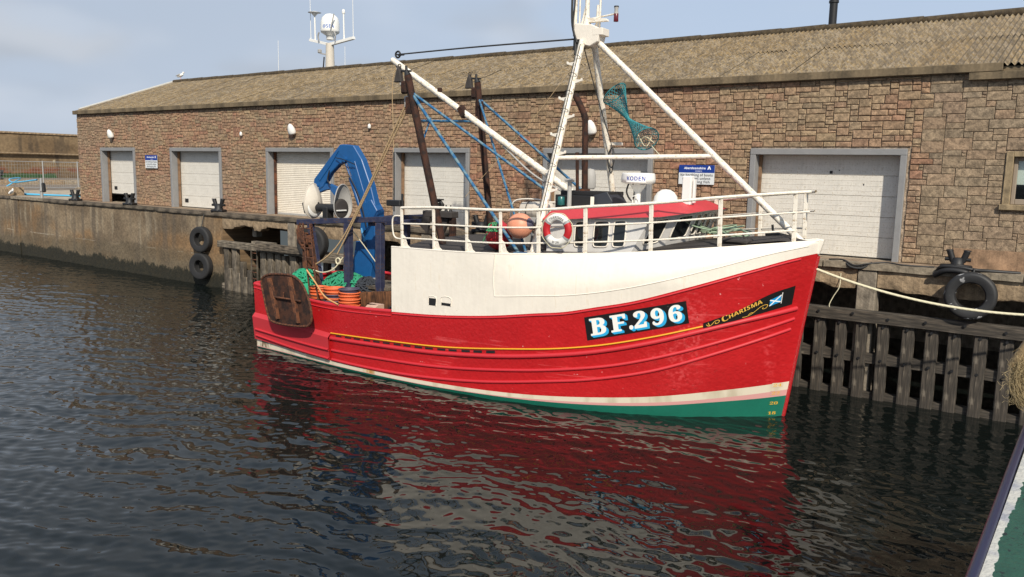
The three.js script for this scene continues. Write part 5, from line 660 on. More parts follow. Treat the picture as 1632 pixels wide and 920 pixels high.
// ---- bollards ----
{
  const b = thing('horned_bollard', 'black horned bollard above the big tyre', 'bollard', [-3.0, QY, -0.12], 0, 'horned bollards along the quay edge');
  mesh('base', [at(cbox(0.5, 0.1, 0.34, 0.03), 0, 0.05, 0), at(lathe([[0.001, 0.24], [0.12, 0.24], [0.14, 0.1], [0.2, 0.0]], 16), 0, 0.06, 0)], M.black, b); mesh('cross_arm', bar([-0.28, 0.26, 0], [0.28, 0.26, 0], 0.045, 0.045), M.black, b);
  for (const s of [-1, 1]) mesh('horn', [bar([s * 0.1, 0.2, 0], [s * 0.19, 0.46, 0], 0.07, 0.075, 12), bar([s * 0.19, 0.46, 0], [s * 0.192, 0.49, 0], 0.085, 0.08, 12)], M.black, b);
  const spots = [[-46.4, 'horned bollard by the far corner of the shed'], [-40.75, 'horned bollard before the half raised door'], [-33.1, 'horned bollard above the two hung tyres'], [-17.75, 'horned bollard behind the boat rail']]; for (const [x, l] of spots) dup(b, [x, QY, -0.14], 0.3, 'black ' + l, 1.25);
  const r = thing('mooring_rope', 'dark rope heaped round the bollard above the big tyre', 'rope', [-3.0, QY, 0.0]); mesh('coil', [tube([[-0.4, -0.05, 0.1], [-0.3, 0.08, 0.2], [0.1, 0.1, 0.22], [0.4, 0.06, 0.16], [0.7, 0.04, -0.05], [1.3, 0.02, -0.3]], 0.045, 30, 7), tube([[-0.44, -0.14, 0.16], [-0.2, 0.0, 0.26], [0.2, 0.0, 0.26], [0.42, -0.12, 0.2]], 0.07, 24, 7), tube([[-0.35, 0.1, -0.1], [0, 0.13, 0.16], [0.3, 0.1, -0.1], [0, 0.1, -0.24]], 0.035, 30, 7, true)], M.black, r);
  const r2 = thing('edge_rope', 'old dark ropes lying along the quay edge near the bow', 'rope', [-5.4, QY, -0.1]); mesh('strand', [tube([[-0.6, 0.03, 0], [-0.2, 0.05, 0.14], [0.1, -0.06, 0.22], [0.4, 0.0, 0.2], [0.8, 0.05, 0.0], [1.2, 0.03, 0.1], [1.9, 0.02, -0.05]], 0.02, 50, 6), tube([[-0.2, 0.04, 0.1], [0.0, -0.1, 0.22], [0.25, -0.12, 0.2], [0.5, 0.03, 0.12]], 0.03, 24, 6)], M.wire, r2);
  const r3 = thing('edge_rope', 'thin pale line hanging down the quay face near the bow', 'rope', [-5.75, 2.2, 0.1]); mesh('strand', tube([[0.1, 0.95, -0.1], [0.12, 0.6, 0.04], [0.0, 0.35, 0.06], [-0.08, 0.1, 0.1], [-0.02, 0.0, 0.12]], 0.012, 24, 5), M.ropePale, r3);
}
{ const h = thing('rope_heap', 'dark heap of rope and timber on the quay behind the boat rail', 'rope', [-18.2, QY, -0.2]), r = rng(88), l = []; for (let k = 0; k < 9; k++) { const R = 0.25 + r() * 0.25, cx = (r() - 0.5) * 2.2, cz = (r() - 0.5) * 0.2; l.push(tube(Array.from({ length: 9 }, (_, i) => { const a = i / 9 * 6.283; return [cx + Math.cos(a) * R * 1.5, 0.06 + 0.09 * (k % 3) + 0.04 * Math.sin(a * 2 + k), cz + Math.sin(a) * R * 0.6]; }), 0.04, 40, 6, true)); } mesh('coil', l, M.wire, h); h.position.x = -16.3; mesh('timber', at(cbox(1.8, 0.14, 0.16, 0.02), 0.4, 0.09, -0.35, 0, 0.15, 0), M.woodMidH, h); }
// ---- mooring line from the bow ----
{ const a = [-5.42, 3.55, 3.12], b = [2.6, 3.55, -0.25], pts = []; for (let i = 0; i <= 24; i++) { const t = i / 24; pts.push([lerp(a[0], b[0], t), lerp(a[1], b[1], t) - 4 * 0.80 * t * (1 - t), lerp(a[2], b[2], t)]); } const m = thing('bow_line', 'pale rope sagging from the bow to the quay', 'rope'); mesh('rope', tube(pts, 0.03, 80, 7), M.ropePale, m); }
// ---- deck gear ----
{
  const ring = onBoat('life_ring', 'red and white life ring lettered CHARISMA hung on the rail', 'life ring', [-4.66, 3.9, 2.86]);
  const t = canvasTex(1024, 128, (c, w, h) => { c.fillStyle = '#b51a22'; c.fillRect(0, 0, w, h); c.fillStyle = '#e6e3dc'; c.fillRect(w * 0.105, 0, w * 0.29, h); c.fillRect(w * 0.605, 0, w * 0.29, h); c.fillStyle = '#9a9c9c'; for (const u of [0.085, 0.385, 0.585, 0.885]) c.fillRect(w * u, 0, w * 0.03, h); });
  const RR = 0.29, rr = 0.088, tg = grid(64, 16, (u, v) => { const a = u * 2 * Math.PI, b = v * 2 * Math.PI, q = RR + Math.cos(b) * rr; return [Math.cos(a) * q, Math.sin(a) * q, Math.sin(b) * rr * 0.8]; }, (u, v) => [u, v]); mesh('ring', tg, mat(0xffffff, { map: t, roughness: 0.6 }), ring).position.y = 0.38;
  const arc = (name, text, a0, a1, inv) => { const ct = canvasTex(512, 96, (c, w, h) => { c.fillStyle = '#e6e3dc'; c.fillRect(0, 0, w, h); c.fillStyle = '#3a3a3a'; c.font = 'bold 84px sans-serif'; c.textAlign = 'center'; c.fillText(text, w / 2, 78, w * 0.92); }); const g = grid(24, 2, (u, v) => { const a = lerp(a0, a1, u), q = inv ? lerp(0.335, 0.245, v) : lerp(0.245, 0.335, v), z = Math.sqrt(Math.max(0, rr * rr - (q - RR) * (q - RR))) * 0.8 + 0.003; return [Math.cos(a) * q, Math.sin(a) * q, z]; }, (u, v) => [u, v]); mesh(name, g, mat(0xffffff, { map: ct, roughness: 0.6 }), ring).position.y = 0.38; };
  arc('lettering', 'CHARISMA', 2.42, 0.72, false); arc('lettering', 'BF 296', -2.2, -0.95, true);
  mesh('grab_line', tube(Array.from({ length: 16 }, (_, k) => { const a = k / 16 * 6.283; return [Math.cos(a) * (0.4 + 0.02 * (k % 2)), 0.38 + Math.sin(a) * (0.4 + 0.02 * (k % 2)) - 0.02, 0]; }), 0.012, 60, 5, true), M.ropePale, ring);
  const buoy = (x, y, z, m, cap, label, R = 0.3, roll = 0) => { const b = onBoat('buoy', label, 'buoy', [x, y, z], 'inflatable buoys by the rail'); mesh('body', at(lathe(Array.from({ length: 17 }, (_, i) => { const a = -Math.PI / 2 + i / 16 * Math.PI; return [Math.max(0.001, Math.cos(a) * R * (i > 11 ? 0.97 : 1)), Math.sin(a) * R * 1.06]; }), 28).rotateZ(roll), 0, R, 0), m, b); mesh('eye', at(lathe([[0.001, R * 1.2], [0.07, R * 1.18], [0.1, R * 1.04], [R * 0.55, R * 0.86]], 18).rotateZ(roll), 0, R, 0), cap, b); return b; };
  buoy(-6.6, 3.66, 2.35, M.buoyRed, M.buoyRed, 'dark red inflatable buoy low against the rail', 0.34); buoy(-5.9, 3.98, 2.5, M.salmon, M.purple, 'orange inflatable buoy with dark cap beside the mast leg', 0.31, -1.35);
  const gr = onBoat('green_rope', 'small tangle of green rope tied above the red buoy', 'rope', [-6.45, 4.25, 2.85]); const r = rng(17), pts = Array.from({ length: 26 }, () => [(r() - 0.5) * 0.34, (r() - 0.5) * 0.24, (r() - 0.5) * 0.2]); mesh('tangle', [tube(pts, 0.016, 160, 5), tube([[-0.1, -0.1, 0], [-0.22, -0.25, 0.02], [-0.3, -0.4, 0]], 0.014, 10, 5)], mat(lin(0.06, 0.28, 0.12), { roughness: 0.9 }), gr);
  // baskets in two leaning stacks
  const basket = (m) => { const g = new THREE.Group(); mesh('wall', lathe([[0.001, 0.0], [0.2, 0.0], [0.215, 0.02], [0.285, 0.33], [0.27, 0.33], [0.2, 0.03], [0.001, 0.02]], 26), m, g); mesh('rim', new THREE.TorusGeometry(0.29, 0.024, 7, 28).rotateX(Math.PI / 2).translate(0, 0.33, 0), m, g); return g; };
  const stack = (x, z, y, n, cols, where) => { for (let k = 0; k < n; k++) { const b = onBoat('fish_basket', `${cols[k] === M.purple ? 'dark purple' : 'orange'} fish basket ${k === n - 1 ? 'on top of' : k === 0 ? 'at the foot of' : ['', 'second up in', 'third up in', 'fourth up in', 'fifth up in'][k]} the stack ${where}`, 'basket', [x, y + k * 0.092, z], 'stacked fish baskets'); b.add(...basket(cols[k]).children); b.rotation.z = 0.03 * (k % 2 ? 1 : -1); } };
  stack(-12.42, 2.2, 1.32, 6, [M.orange, M.purple, M.orange, M.purple, M.orange, M.orange], 'nearer the trawl door'); stack(-11.78, 2.25, 1.36, 6, [M.orange, M.orange, M.orange, M.orange, M.orange, M.purple], 'nearer the white plating'); stack(-13.35, 1.9, 1.5, 3, [M.orange, M.orange, M.orange], 'behind the rope ladder');
  const bs = onBoat('basket_stand', 'low wooden stand under the fish baskets', 'stand', [-12.4, 0.9, 2.1]); mesh('board', box(-1.3, 1.0, 0.34, 0.4, -0.4, 0.45, 0.01), M.woodMid, bs); for (const [x, z] of [[-1.1, -0.3], [0.9, -0.3], [-1.1, 0.3], [0.9, 0.3]]) mesh('leg', box(x - 0.05, x + 0.05, 0, 0.34, z - 0.05, z + 0.05, 0.01), M.woodMid, bs);
  // pound boards and odds and ends
  const pb = onBoat('pound_board', 'rusty brown deck pound board aft of the white plating', 'board', [-11.5, 0.9, 1.6]); mesh('board', at(cbox(2.0, 1.1, 0.06, 0.01), 0.35, 0.62, 0, 0, 0, 0.12), mat(lin(0.36, 0.17, 0.085), { map: T.wood, roughness: 0.9 }), pb); mesh('upright', box(1.0, 1.14, 0, 1.25, 0.04, 0.14, 0.01), M.woodDark, pb);
  const pb2 = onBoat('pound_board', 'upright brown board beside the crane foot', 'board', [-10.1, 0.9, 1.4]); mesh('board', at(cbox(1.0, 1.2, 0.06, 0.01), 0, 0.6, 0, 0, 0.3, 0), mat(lin(0.30, 0.15, 0.08), { map: T.wood, roughness: 0.9 }), pb2);
  const jk = onBoat('deck_clutter', 'crumpled pale sack on boards behind the bulwark', 'sack', [-10.6, 1.45, 2.5]); mesh('sack', roughBlock(-0.22, 0.22, 0.12, 0.42, -0.15, 0.15, 0.3, 0.06, 3), mat(lin(0.55, 0.36, 0.27), { roughness: 0.9 }), jk); mesh('plank', at(cbox(1.3, 0.05, 0.2, 0.01), 0.25, 0.12, 0.0, 0.1, 0.2, 0.08), M.wood, jk); mesh('plank', at(cbox(1.1, 0.05, 0.16, 0.01), 0.55, 0.2, -0.2, 0.1, -0.3, 0.2), M.woodMid, jk); mesh('support', box(-0.4, 0.9, -0.55, 0.06, -0.2, 0.2, 0.01), M.woodDark, jk); mesh('iron_fitting', [new THREE.TorusGeometry(0.12, 0.04, 8, 16).translate(0.75, 0.32, 0.1), bar([0.4, 0.25, 0.1], [0.9, 0.2, 0.15], 0.04)], M.black, jk);
  // net heaps: tangled twine over a mound
  const heap = (p, rx, ry, rz, m, seed, label, n = 26) => { const h = onBoat('net_heap', label, 'fishing net', p, 'nets heaped at the stern'), r = rng(seed); const mound = grid(28, 12, (u, v) => { const a = u * 6.283, e = v * Math.PI / 2, k = 1 + 0.5 * (fbm(Math.cos(a) * 2 + 5 + seed, Math.sin(a) * 2 + e * 2, 4) - 0.5); return [Math.cos(a) * Math.cos(e) * rx * k, Math.sin(e) * ry * k, Math.sin(a) * Math.cos(e) * rz * k]; }); mesh('mound', mound, m, h); const tw = []; for (let k = 0; k < n; k++) { const a0 = r() * 6.28, pts = []; for (let i = 0; i < 6; i++) { const a = a0 + i * (0.25 + r() * 0.4), e = 0.1 + r() * 1.3; pts.push([Math.cos(a) * Math.cos(e) * rx * 1.08, Math.sin(e) * ry * 1.1 + 0.02, Math.sin(a) * Math.cos(e) * rz * 1.08]); } tw.push(tube(pts, 0.018 + r() * 0.02, 22, 5)); } const twm = mesh('twine', tw, m, h); twm.userData.kind = 'stuff'; return h; };
  heap([-14.55, 1.62, 1.35], 0.5, 0.72, 0.5, M.netGreen, 3, 'bright green net heaped beside the trawl door'); heap([-13.2, 1.6, 0.9], 0.95, 0.72, 0.6, mat(lin(0.025, 0.26, 0.14), { roughness: 0.9 }), 5, 'long bright green net heap under the gantry', 40); heap([-14.95, 1.6, 1.9], 0.38, 0.62, 0.4, M.netTeal, 9, 'small teal net at the stern corner'); heap([-12.35, 1.7, 0.9], 0.4, 0.55, 0.4, mat(lin(0.03, 0.035, 0.045), { roughness: 0.9 }), 13, 'dark net bundle at the crane foot'); const bench = onBoat('net_bin', 'steel net bin under the green nets', 'bin', [-14.0, 0.9, 1.1]); mesh('bin', [box(-1.3, 1.9, 0, 0.8, -1.0, 1.1, 0.02)], M.rustDark, bench);
  { const ch = onBoat('hanging_chain', 'rusty chains hanging from the aft end of the gantry', 'chain', [-14.3, 2.6, 1.32]), rr = rng(7); for (const [x, n, dx] of [[-0.45, 9, 0.02], [-0.3, 7, -0.03], [0.05, 11, 0.03]]) for (let k = 0; k < n; k++) { const m = mesh('link', new THREE.TorusGeometry(0.045, 0.016, 5, 10).scale(0.7, 1.2, 1).rotateY(k % 2 ? 1.57 : 0.1), M.rust, ch); m.position.set(x + dx * k * 0.4, 1.2 - k * 0.085, 0.02 * rr()); } const bx = onBoat('fish_box', 'brown wooden fish box wedged behind the basket stacks', 'box', [-12.9, 0.9, 1.75]); mesh('side', box(-0.5, 0.5, 0.5, 1.12, 0.2, 0.24, 0.008), M.rust, bx); mesh('side', box(-0.5, 0.5, 0.5, 1.12, -0.3, -0.26, 0.008), M.rust, bx); mesh('end', box(-0.5, -0.46, 0.5, 1.1, -0.26, 0.2, 0.008), M.rust, bx); mesh('base', box(-0.5, 0.5, 0.0, 0.5, -0.3, 0.24, 0.008), M.woodMid, bx); }
  // rope ladder
  const rl = onBoat('rope_ladder', 'brown rope ladder slanting from the gantry to the bulwark', 'ladder', [-13.4, 1.8, 1.9]); const A = [-1.0, 2.05, -0.5], B = [0.35, -0.1, 0.5], w = 0.16; for (const s of [-1, 1]) mesh('side_rope', tube([[A[0] + s * w, A[1], A[2]], [lerp(A[0], B[0], 0.5) + s * w, lerp(A[1], B[1], 0.5) - 0.05, lerp(A[2], B[2], 0.5)], [B[0] + s * w, B[1], B[2]]], 0.022, 20, 6), M.rust, rl); for (let k = 0; k < 8; k++) { const t = 0.06 + k * 0.125, q = [0, 1, 2].map((i) => lerp(A[i], B[i], t)); mesh('rung', bar([q[0] - w, q[1] - 0.05 * Math.sin(t * 3.14), q[2]], [q[0] + w, q[1] - 0.05 * Math.sin(t * 3.14), q[2]], 0.022), M.rust, rl); }
  const ol = onBoat('tie_rope', 'orange tan rope running from the ladder to the bulwark', 'rope', [-12.0, 1.8, 2.9]); mesh('rope', tube([[-1.55, 0.75, -0.7], [-1.0, 0.45, -0.5], [-0.2, 0.15, -0.1], [0.55, 0.03, 0.14]], 0.024, 24, 6), mat(lin(0.62, 0.33, 0.13), { roughness: 0.9 }), ol); const ol2 = onBoat('tie_rope', 'thin pale rope looped from the gantry rope to the ladder', 'rope', [-13.6, 2.3, 1.5]); mesh('rope', [tube([[0.75, 0.62, -0.1], [0.45, 0.25, 0], [0.05, 0.12, 0.05], [-0.35, 0.16, 0.05]], 0.02, 24, 6), new THREE.TorusGeometry(0.09, 0.025, 6, 16).translate(0.6, 0.5, -0.05)], M.ropePale, ol2);
  // trawl door on the quarter
  const td = onBoat('trawl_door', 'rusty brown steel trawl door hung on the red quarter', 'trawl door', [-13.35, 1.05, 3.16], null, -0.115);
  const out = [[-1.2, 1.2], [-0.95, 1.36], [-0.3, 1.46], [0.35, 1.46], [0.72, 1.3], [0.98, 0.98], [1.14, 0.6], [1.16, 0.3], [1.05, 0.14], [0.8, 0.07], [-0.55, 0.0], [-0.8, 0.06], [-0.93, 0.25], [-1.1, 0.75]];
  mesh('plate', extr(out, 0.03, 0.008), M.rustDark, td); mesh('rim', tube(out.map(([x, y]) => [x, y, 0.035]), 0.036, 90, 6, true), M.rust, td);
  for (const [x0, x1, y0, y1] of [[-0.78, -0.38, 1.3, 0.16], [0.2, 0.58, 1.42, 0.16]]) mesh('stiffener', extr([[x0, y0], [x0 + 0.08, y0], [lerp(x0, x1, 0.5) + 0.12, lerp(y0, y1, 0.5)], [x1 + 0.06, y1], [x1, y1], [lerp(x0, x1, 0.5) - 0.01, lerp(y0, y1, 0.55)]], 0.09, 0.01).translate(0, 0, 0.04), M.rust, td);
  mesh('cross_bar', [bar([-0.5, 0.78, 0.1], [0.75, 0.80, 0.1], 0.028), bar([-0.05, 0.82, 0.09], [-0.05, 0.96, 0.09], 0.02)], M.rust, td); mesh('hanging_chain', [tube([[-0.5, 0.72, 0.12], [-0.42, 0.5, 0.13], [-0.44, 0.25, 0.12], [-0.38, 0.12, 0.1]], 0.026, 14, 6), tube([[-0.35, 1.44, 0.0], [-0.4, 1.1, -0.28], [-0.4, 0.95, -0.45]], 0.03, 12, 6)], M.rust, td);
  // rope heap on the foredeck
  const fr = onBoat('deck_rope', 'pale green ropes coiled before the wheelhouse', 'rope', [-1.6, deckY(-1.6, 0), 0.1]); const coils = []; for (let k = 0; k < 9; k++) { const R = 0.26 + 0.12 * r(), cx = (k % 5) * 0.22 - 0.5, cz = (r() - 0.5) * 1.4; coils.push(tube(Array.from({ length: 10 }, (_, i) => { const a = i / 10 * 6.283; return [cx + Math.cos(a) * R, 0.05 + 0.08 * (k % 3) + 0.1 * (1 + Math.sin(a + k)) * 0.6, cz + Math.sin(a) * R]; }), 0.017, 40, 5, true)); } mesh('coil', coils, mat(lin(0.30, 0.40, 0.28), { roughness: 0.9 }), fr);
  // teal creel net hung from the rigging
  const hn = onBoat('hanging_net', 'small teal funnel net hung beside the mast', 'fishing net', [-4.5, 6.0, -0.6]); const nm = mat(lin(0.05, 0.27, 0.30), { roughness: 0.9 }), nt = [];
  const ringP = (c, ax, ay, n, k) => { const a = k / n * 6.283; return [c[0] + Math.cos(a) * ax[0] + Math.sin(a) * ay[0], c[1] + Math.cos(a) * ax[1] + Math.sin(a) * ay[1], c[2] + Math.cos(a) * ax[2] + Math.sin(a) * ay[2]]; };
  const W1 = [-0.08, 1.01, 0], cone = (c, ax, ay) => { const n = 22, N = Array.from({ length: n }, (_, k) => ringP(c, ax, ay, n, k)); const pt = (k, t) => { const p = N[((k % n) + n) % n], q = 1 - t, pinch = 0.12 + 0.88 * Math.pow(q, 1.25); return [lerp(W1[0], c[0], q) + (p[0] - c[0]) * pinch, lerp(W1[1], c[1], q) + (p[1] - c[1]) * pinch, (p[2] - c[2]) * pinch + lerp(W1[2], c[2], q)]; }; for (let k = 0; k < n; k++) { nt.push(tube(Array.from({ length: 9 }, (_, i) => pt(k + i * 0.0 + (i % 2), i / 8)), 0.0075, 24, 3)); nt.push(tube(Array.from({ length: 9 }, (_, i) => pt(k - (i % 2), i / 8)), 0.0075, 24, 3)); } return tube(N, 0.016, 60, 5, true); };
  const r1 = cone([-0.5, 1.68, 0], [0.24, 0.24, 0.1], [0.1, 0.05, -0.3]), r2 = cone([0.46, 0.5, 0], [0.26, 0.24, 0.1], [0.12, -0.12, -0.3]); const tw = mesh('netting', nt, nm, hn); tw.userData.kind = 'stuff'; mesh('hoop', r1, M.netTeal, hn); mesh('hoop', r2, M.netTeal, hn); mesh('tie_line', tube([[0.6, 0.34, 0], [0.85, 0.16, 0.2], [1.1, 0.02, 0.42]], 0.014, 10, 5), M.ropePale, hn); mesh('lacing', [tube([[0.2, 0.3, 0], [0.45, 0.55, 0.1], [0.72, 0.4, 0.1]], 0.012, 10, 5), tube([[0.25, 0.62, 0.1], [0.5, 0.3, 0.1], [0.66, 0.72, 0]], 0.012, 10, 5)], M.ropePale, hn);
}
// ================= BACKGROUND =================
{
  const s = thing('ship_mast', 'white ship mast with a satellite dome beyond the roof', 'mast', [-59.6, 0, -30]); const w = M.plastic;
  mesh('column', [bar([0.1, 0, 0], [0.1, 12, 0], 0.9, 0.75, 16), bar([0.1, 12, 0], [0.1, 16.8, 0], 0.5, 0.36, 16)], M.cream, s); mesh('crosstree', [flat([-2.6, 17.3, 0], [0.1, 16.7, 0], 0.24, 0.3), flat([0.1, 16.7, 0], [3.3, 17.05, 0], 0.24, 0.3)], w, s); mesh('satellite_dome', at(lathe([[0.001, 1.2], [0.5, 1.1], [0.92, 0.72], [1.06, 0.15], [1.08, -0.6], [1.02, -0.78], [0.45, -1.1], [0.42, -1.5]], 28).scale(0.8, 0.86, 0.8), 0.15, 18.4, 0), w, s);
  const t = canvasTex(256, 96, (c, W, H) => { c.fillStyle = '#f1f0ea'; c.fillRect(0, 0, W, H); c.fillStyle = '#2a5cae'; c.font = 'bold 84px sans-serif'; c.textAlign = 'center'; c.fillText('@SEA', W / 2, 78, W * 0.96); }); mesh('lettering', grid(12, 1, (u, v) => { const a = lerp(-0.75, 0.75, u) + 0.63; return [0.15 + Math.sin(a) * 0.876, 17.95 + v * 0.5, Math.cos(a) * 0.876]; }, (u, v) => [u, v]), mat(0xffffff, { map: t, roughness: 0.4 }), s);
  mesh('aerial', [bar([-1.9, 17.1, 0], [-1.95, 19.6, 0], 0.07), at(lathe([[0.001, 0.1], [0.3, 0.08], [0.62, 0.0], [0.3, -0.06], [0.1, -0.3]], 18), -1.95, 19.7, 0)], w, s); mesh('aerial', [bar([2.0, 17.0, 0], [1.95, 19.2, 0], 0.07), at(lathe([[0.001, 0.35], [0.12, 0.3], [0.15, 0], [0.06, -0.1]], 12), 1.95, 19.3, 0)], w, s); mesh('whip_aerial', bar([-2.5, 17.3, 0], [-2.6, 23, 0], 0.035, 0.015, 6), w, s); mesh('whip_aerial', bar([3.2, 17.1, 0], [3.1, 23.5, 0], 0.035, 0.015, 6), w, s); mesh('search_lamp', [at(cbox(0.35, 0.35, 0.3, 0.06), -1.3, 16.2, 0), flat([-1.2, 16.0, 0], [-0.2, 15.8, 0], 0.12, 0.12)], M.grey, s); mesh('ladder', [bar([-0.75, 12.5, 0.3], [-0.35, 15.6, 0.3], 0.06)], M.black, s); mesh('horn', [bar([-0.4, 14.2, 0.3], [1.2, 14.25, 0.3], 0.05), at(cbox(0.22, 0.36, 0.22, 0.04), 1.25, 14.55, 0.3), at(cbox(0.22, 0.36, 0.22, 0.04), 1.25, 14.05, 0.3), at(cbox(0.25, 0.8, 0.22, 0.04), -0.5, 14.3, 0.3)], M.black, s); mesh('dome_strut', [tube([[-0.9, 17.8, 0.4], [-1.05, 17.5, 0.4], [-1.05, 17.1, 0.3]], 0.07, 10, 6), tube([[1.05, 17.8, 0.4], [1.3, 17.4, 0.4], [1.1, 16.9, 0.3]], 0.06, 10, 6), bar([0.9, 17.9, 0.6], [1.35, 19.2, 0.6], 0.05)], M.grey, s);
  for (const [x, h, l] of [[-66.9, 17.6, 'thin whip aerial left of the ship mast beyond the roof'], [-57.5, 16.4, 'thin whip aerial close to the ship mast beyond the roof']]) { const a = thing('whip_aerial', l, 'aerial', [x, 0, -30]); mesh('rod', bar([0, 0, 0], [0, h, 0], 0.05, 0.02, 6), M.plastic, a); }
  const gull = (p, turn, label) => { const g = thing('gull', label, 'bird', p, turn); const body = at(lathe([[0.001, -0.26], [0.05, -0.2], [0.085, -0.05], [0.095, 0.08], [0.06, 0.18], [0.03, 0.23], [0.001, 0.24]], 14).rotateZ(-Math.PI / 2 + 0.35), 0, 0.22, 0), head = at(lathe([[0.001, -0.06], [0.05, -0.02], [0.055, 0.03], [0.001, 0.07]], 10), 0.2, 0.38, 0), beak = at(new THREE.ConeGeometry(0.018, 0.08, 6).rotateZ(-Math.PI / 2), 0.28, 0.38, 0), neck = bar([0.13, 0.28, 0], [0.2, 0.38, 0], 0.06, 0.045); mesh('body', [body, neck, head], M.plastic, g); mesh('wing', [at(lathe([[0.001, -0.26], [0.03, -0.15], [0.06, 0.05], [0.001, 0.16]], 8).rotateZ(-Math.PI / 2 + 0.3), -0.06, 0.25, 0.07)], M.grey, g); mesh('beak', beak, M.yellow, g); mesh('leg', [bar([0.02, 0, 0.03], [0.02, 0.14, 0.03], 0.008), bar([0.02, 0, -0.03], [0.02, 0.14, -0.03], 0.008)], M.salmon, g); };
  gull([-46.9, 10.73, -7.06], 0.4, 'white gull standing on the roof ridge'); gull([-54.5, QY, -0.2], 2.2, 'white gull standing at the quay edge');
  // breakwater with its stained face
  const bt = tex(1024, 128, (u, v) => { const x = u * 60, y = v * 5.6, n = fbm(x * 0.4, y * 0.5, 5), s = fbm(x * 1.6, y * 0.25, 4), f = fbm(x * 5, y * 5, 3); let c = mix3([0.50, 0.42, 0.32], [0.60, 0.52, 0.41], sstep(0.3, 0.7, n)); c = mix3(c, [0.38, 0.33, 0.27], sstep(0.5, 0.75, s) * 0.7); c = mix3(c, [0.80, 0.76, 0.66], sstep(0.72, 0.78, fbm(x * 0.9 + 3, y * 1.4, 4)) * sstep(1.6, 2.2, y) * sstep(3.6, 3.0, y)); c = mix3(c, [0.52, 0.31, 0.22], sstep(1.5, 1.2, y) * sstep(0.45, 0.6, n) * 0.8); c = mix3(c, [0.20, 0.38, 0.22], sstep(0.62, 0.45, y + (f - 0.5) * 0.3) * sstep(0.42, 0.5, n) * 0.9); const k = 0.9 + 0.3 * (f - 0.5); return [c[0] * k, c[1] * k, c[2] * k]; }, { repeat: false });
  const bk = thing('breakwater_wall', 'high tan breakwater wall beyond the harbour road', 'wall', [-111.5, QY, -40]); mesh('face', [grid(1, 1, (u, v) => [v > 0.5 ? 0.05 : 0.3, v * 5.45, lerp(30, -30, u)], (u, v) => [u, v])], mat(lin(0.80, 0.76, 0.70), { map: bt, roughness: 0.95 }), bk); mesh('core', box(-3, 0.04, -1, 5.44, -30, 30, 0.02), M.concWarm, bk); mesh('coping', box(-3.1, 0.2, 5.46, 5.7, -30, 30, 0.03), M.concWarm, bk); mesh('ledge', box(0.3, 0.7, 3.0, 3.12, -30, 30, 0.03), M.concWarm, bk);
  const kb = thing('low_wall', 'low rubble kerb across the harbour road', 'wall', [-79, QY, -12]); for (let k = 0; k < 9; k++) mesh('block', roughBlock(-0.4, 0.4, -0.2, 0.45, -9 + k * 2.1, -9 + k * 2.1 + 2.05, 0.12, 0.3, k * 3), k % 2 ? M.concWarm : M.concrete, kb); dup(scene.getObjectByName('horned_bollard'), [-79.2, QY + 0.45, -9.4], 1.2, 'black horned bollard on the low rubble kerb', 1.7);
  // mesh fence
  const f = thing('mesh_fence', 'galvanised mesh fence panels across the apron', 'fence', [-66.3, QY, -8.0]); const zs = [3.8, 0.6, -2.0, -4.4]; for (const z of zs) mesh('post', [bar([0, 0, z], [0, 2.15, z], 0.05)], M.galv, f); for (let k = 0; k < 3; k++) { const a = zs[k], b = zs[k + 1], w = []; for (let i = 1; i < 16; i++) w.push(bar([0, 0.12, lerp(a, b, i / 16)], [0, 2.08, lerp(a, b, i / 16)], 0.006, 0.006, 4)); for (let i = 0; i <= 8; i++) w.push(bar([0, 0.12 + i * 0.245, a], [0, 0.12 + i * 0.245, b], i % 8 ? 0.006 : 0.025, i % 8 ? 0.006 : 0.025, 5)); const m = mesh('mesh_panel', w, M.galv, f); m.userData.kind = 'stuff'; mesh('foot_block', box(-0.3, 0.3, 0, 0.16, a - 0.12, a + 0.12, 0.02), M.concrete, f); }
  const hs = thing('blue_hose', 'light blue hose lying across the pale apron', 'hose', [-56, QY + 0.04, -3.0]); const hm = mat(lin(0.09, 0.42, 0.66), { roughness: 0.5 }); mesh('hose', [tube([[-4.0, 0, 1.0], [-2.8, 0.02, 1.9], [0, 0, 1.8], [2.6, 0.02, 1.1], [8, 0, -1.9]], 0.05, 60, 6), tube([[-3.9, 0.06, 1.1], [-2.2, 0.04, 1.7], [0.6, 0.03, 1.5], [3.4, 0.02, 0.6], [8, 0.02, -2.6]], 0.05, 60, 6), tube([[-4.0, 0.0, 1.0], [-6.2, 0.1, 0.2], [-6.6, 0.5, -0.6], [-4.2, 0.9, -0.2], [-1.5, 0.9, 1.6], [0.6, 0.75, 2.3], [4.8, 1.0, 2.7]], 0.045, 70, 6)], hm, hs);
  const ps = thing('water_post', 'grey green service post with a black handle at the quay edge', 'post', [-50.6, QY, -0.25]); mesh('post', [bar([0, 0, 0], [0, 1.15, 0], 0.09, 0.075, 12), bar([0, 0.4, 0], [0, 0.48, 0], 0.14, 0.14, 12)], M.galv, ps); mesh('handle', [at(cbox(0.16, 0.55, 0.2, 0.05), 0.3, 0.62, 0, 0, 0, 0.15), bar([0, 0.45, 0], [0.3, 0.45, 0], 0.05)], M.black, ps);
  const sb = thing('stone_block', 'squared tan stone block at the quay edge', 'stone', [-55.6, QY, -0.6]); mesh('block', roughBlock(-1.6, 0.75, 0, 0.5, -0.5, 0.6, 0.05, 0.25, 2), M.concWarm, sb);
}
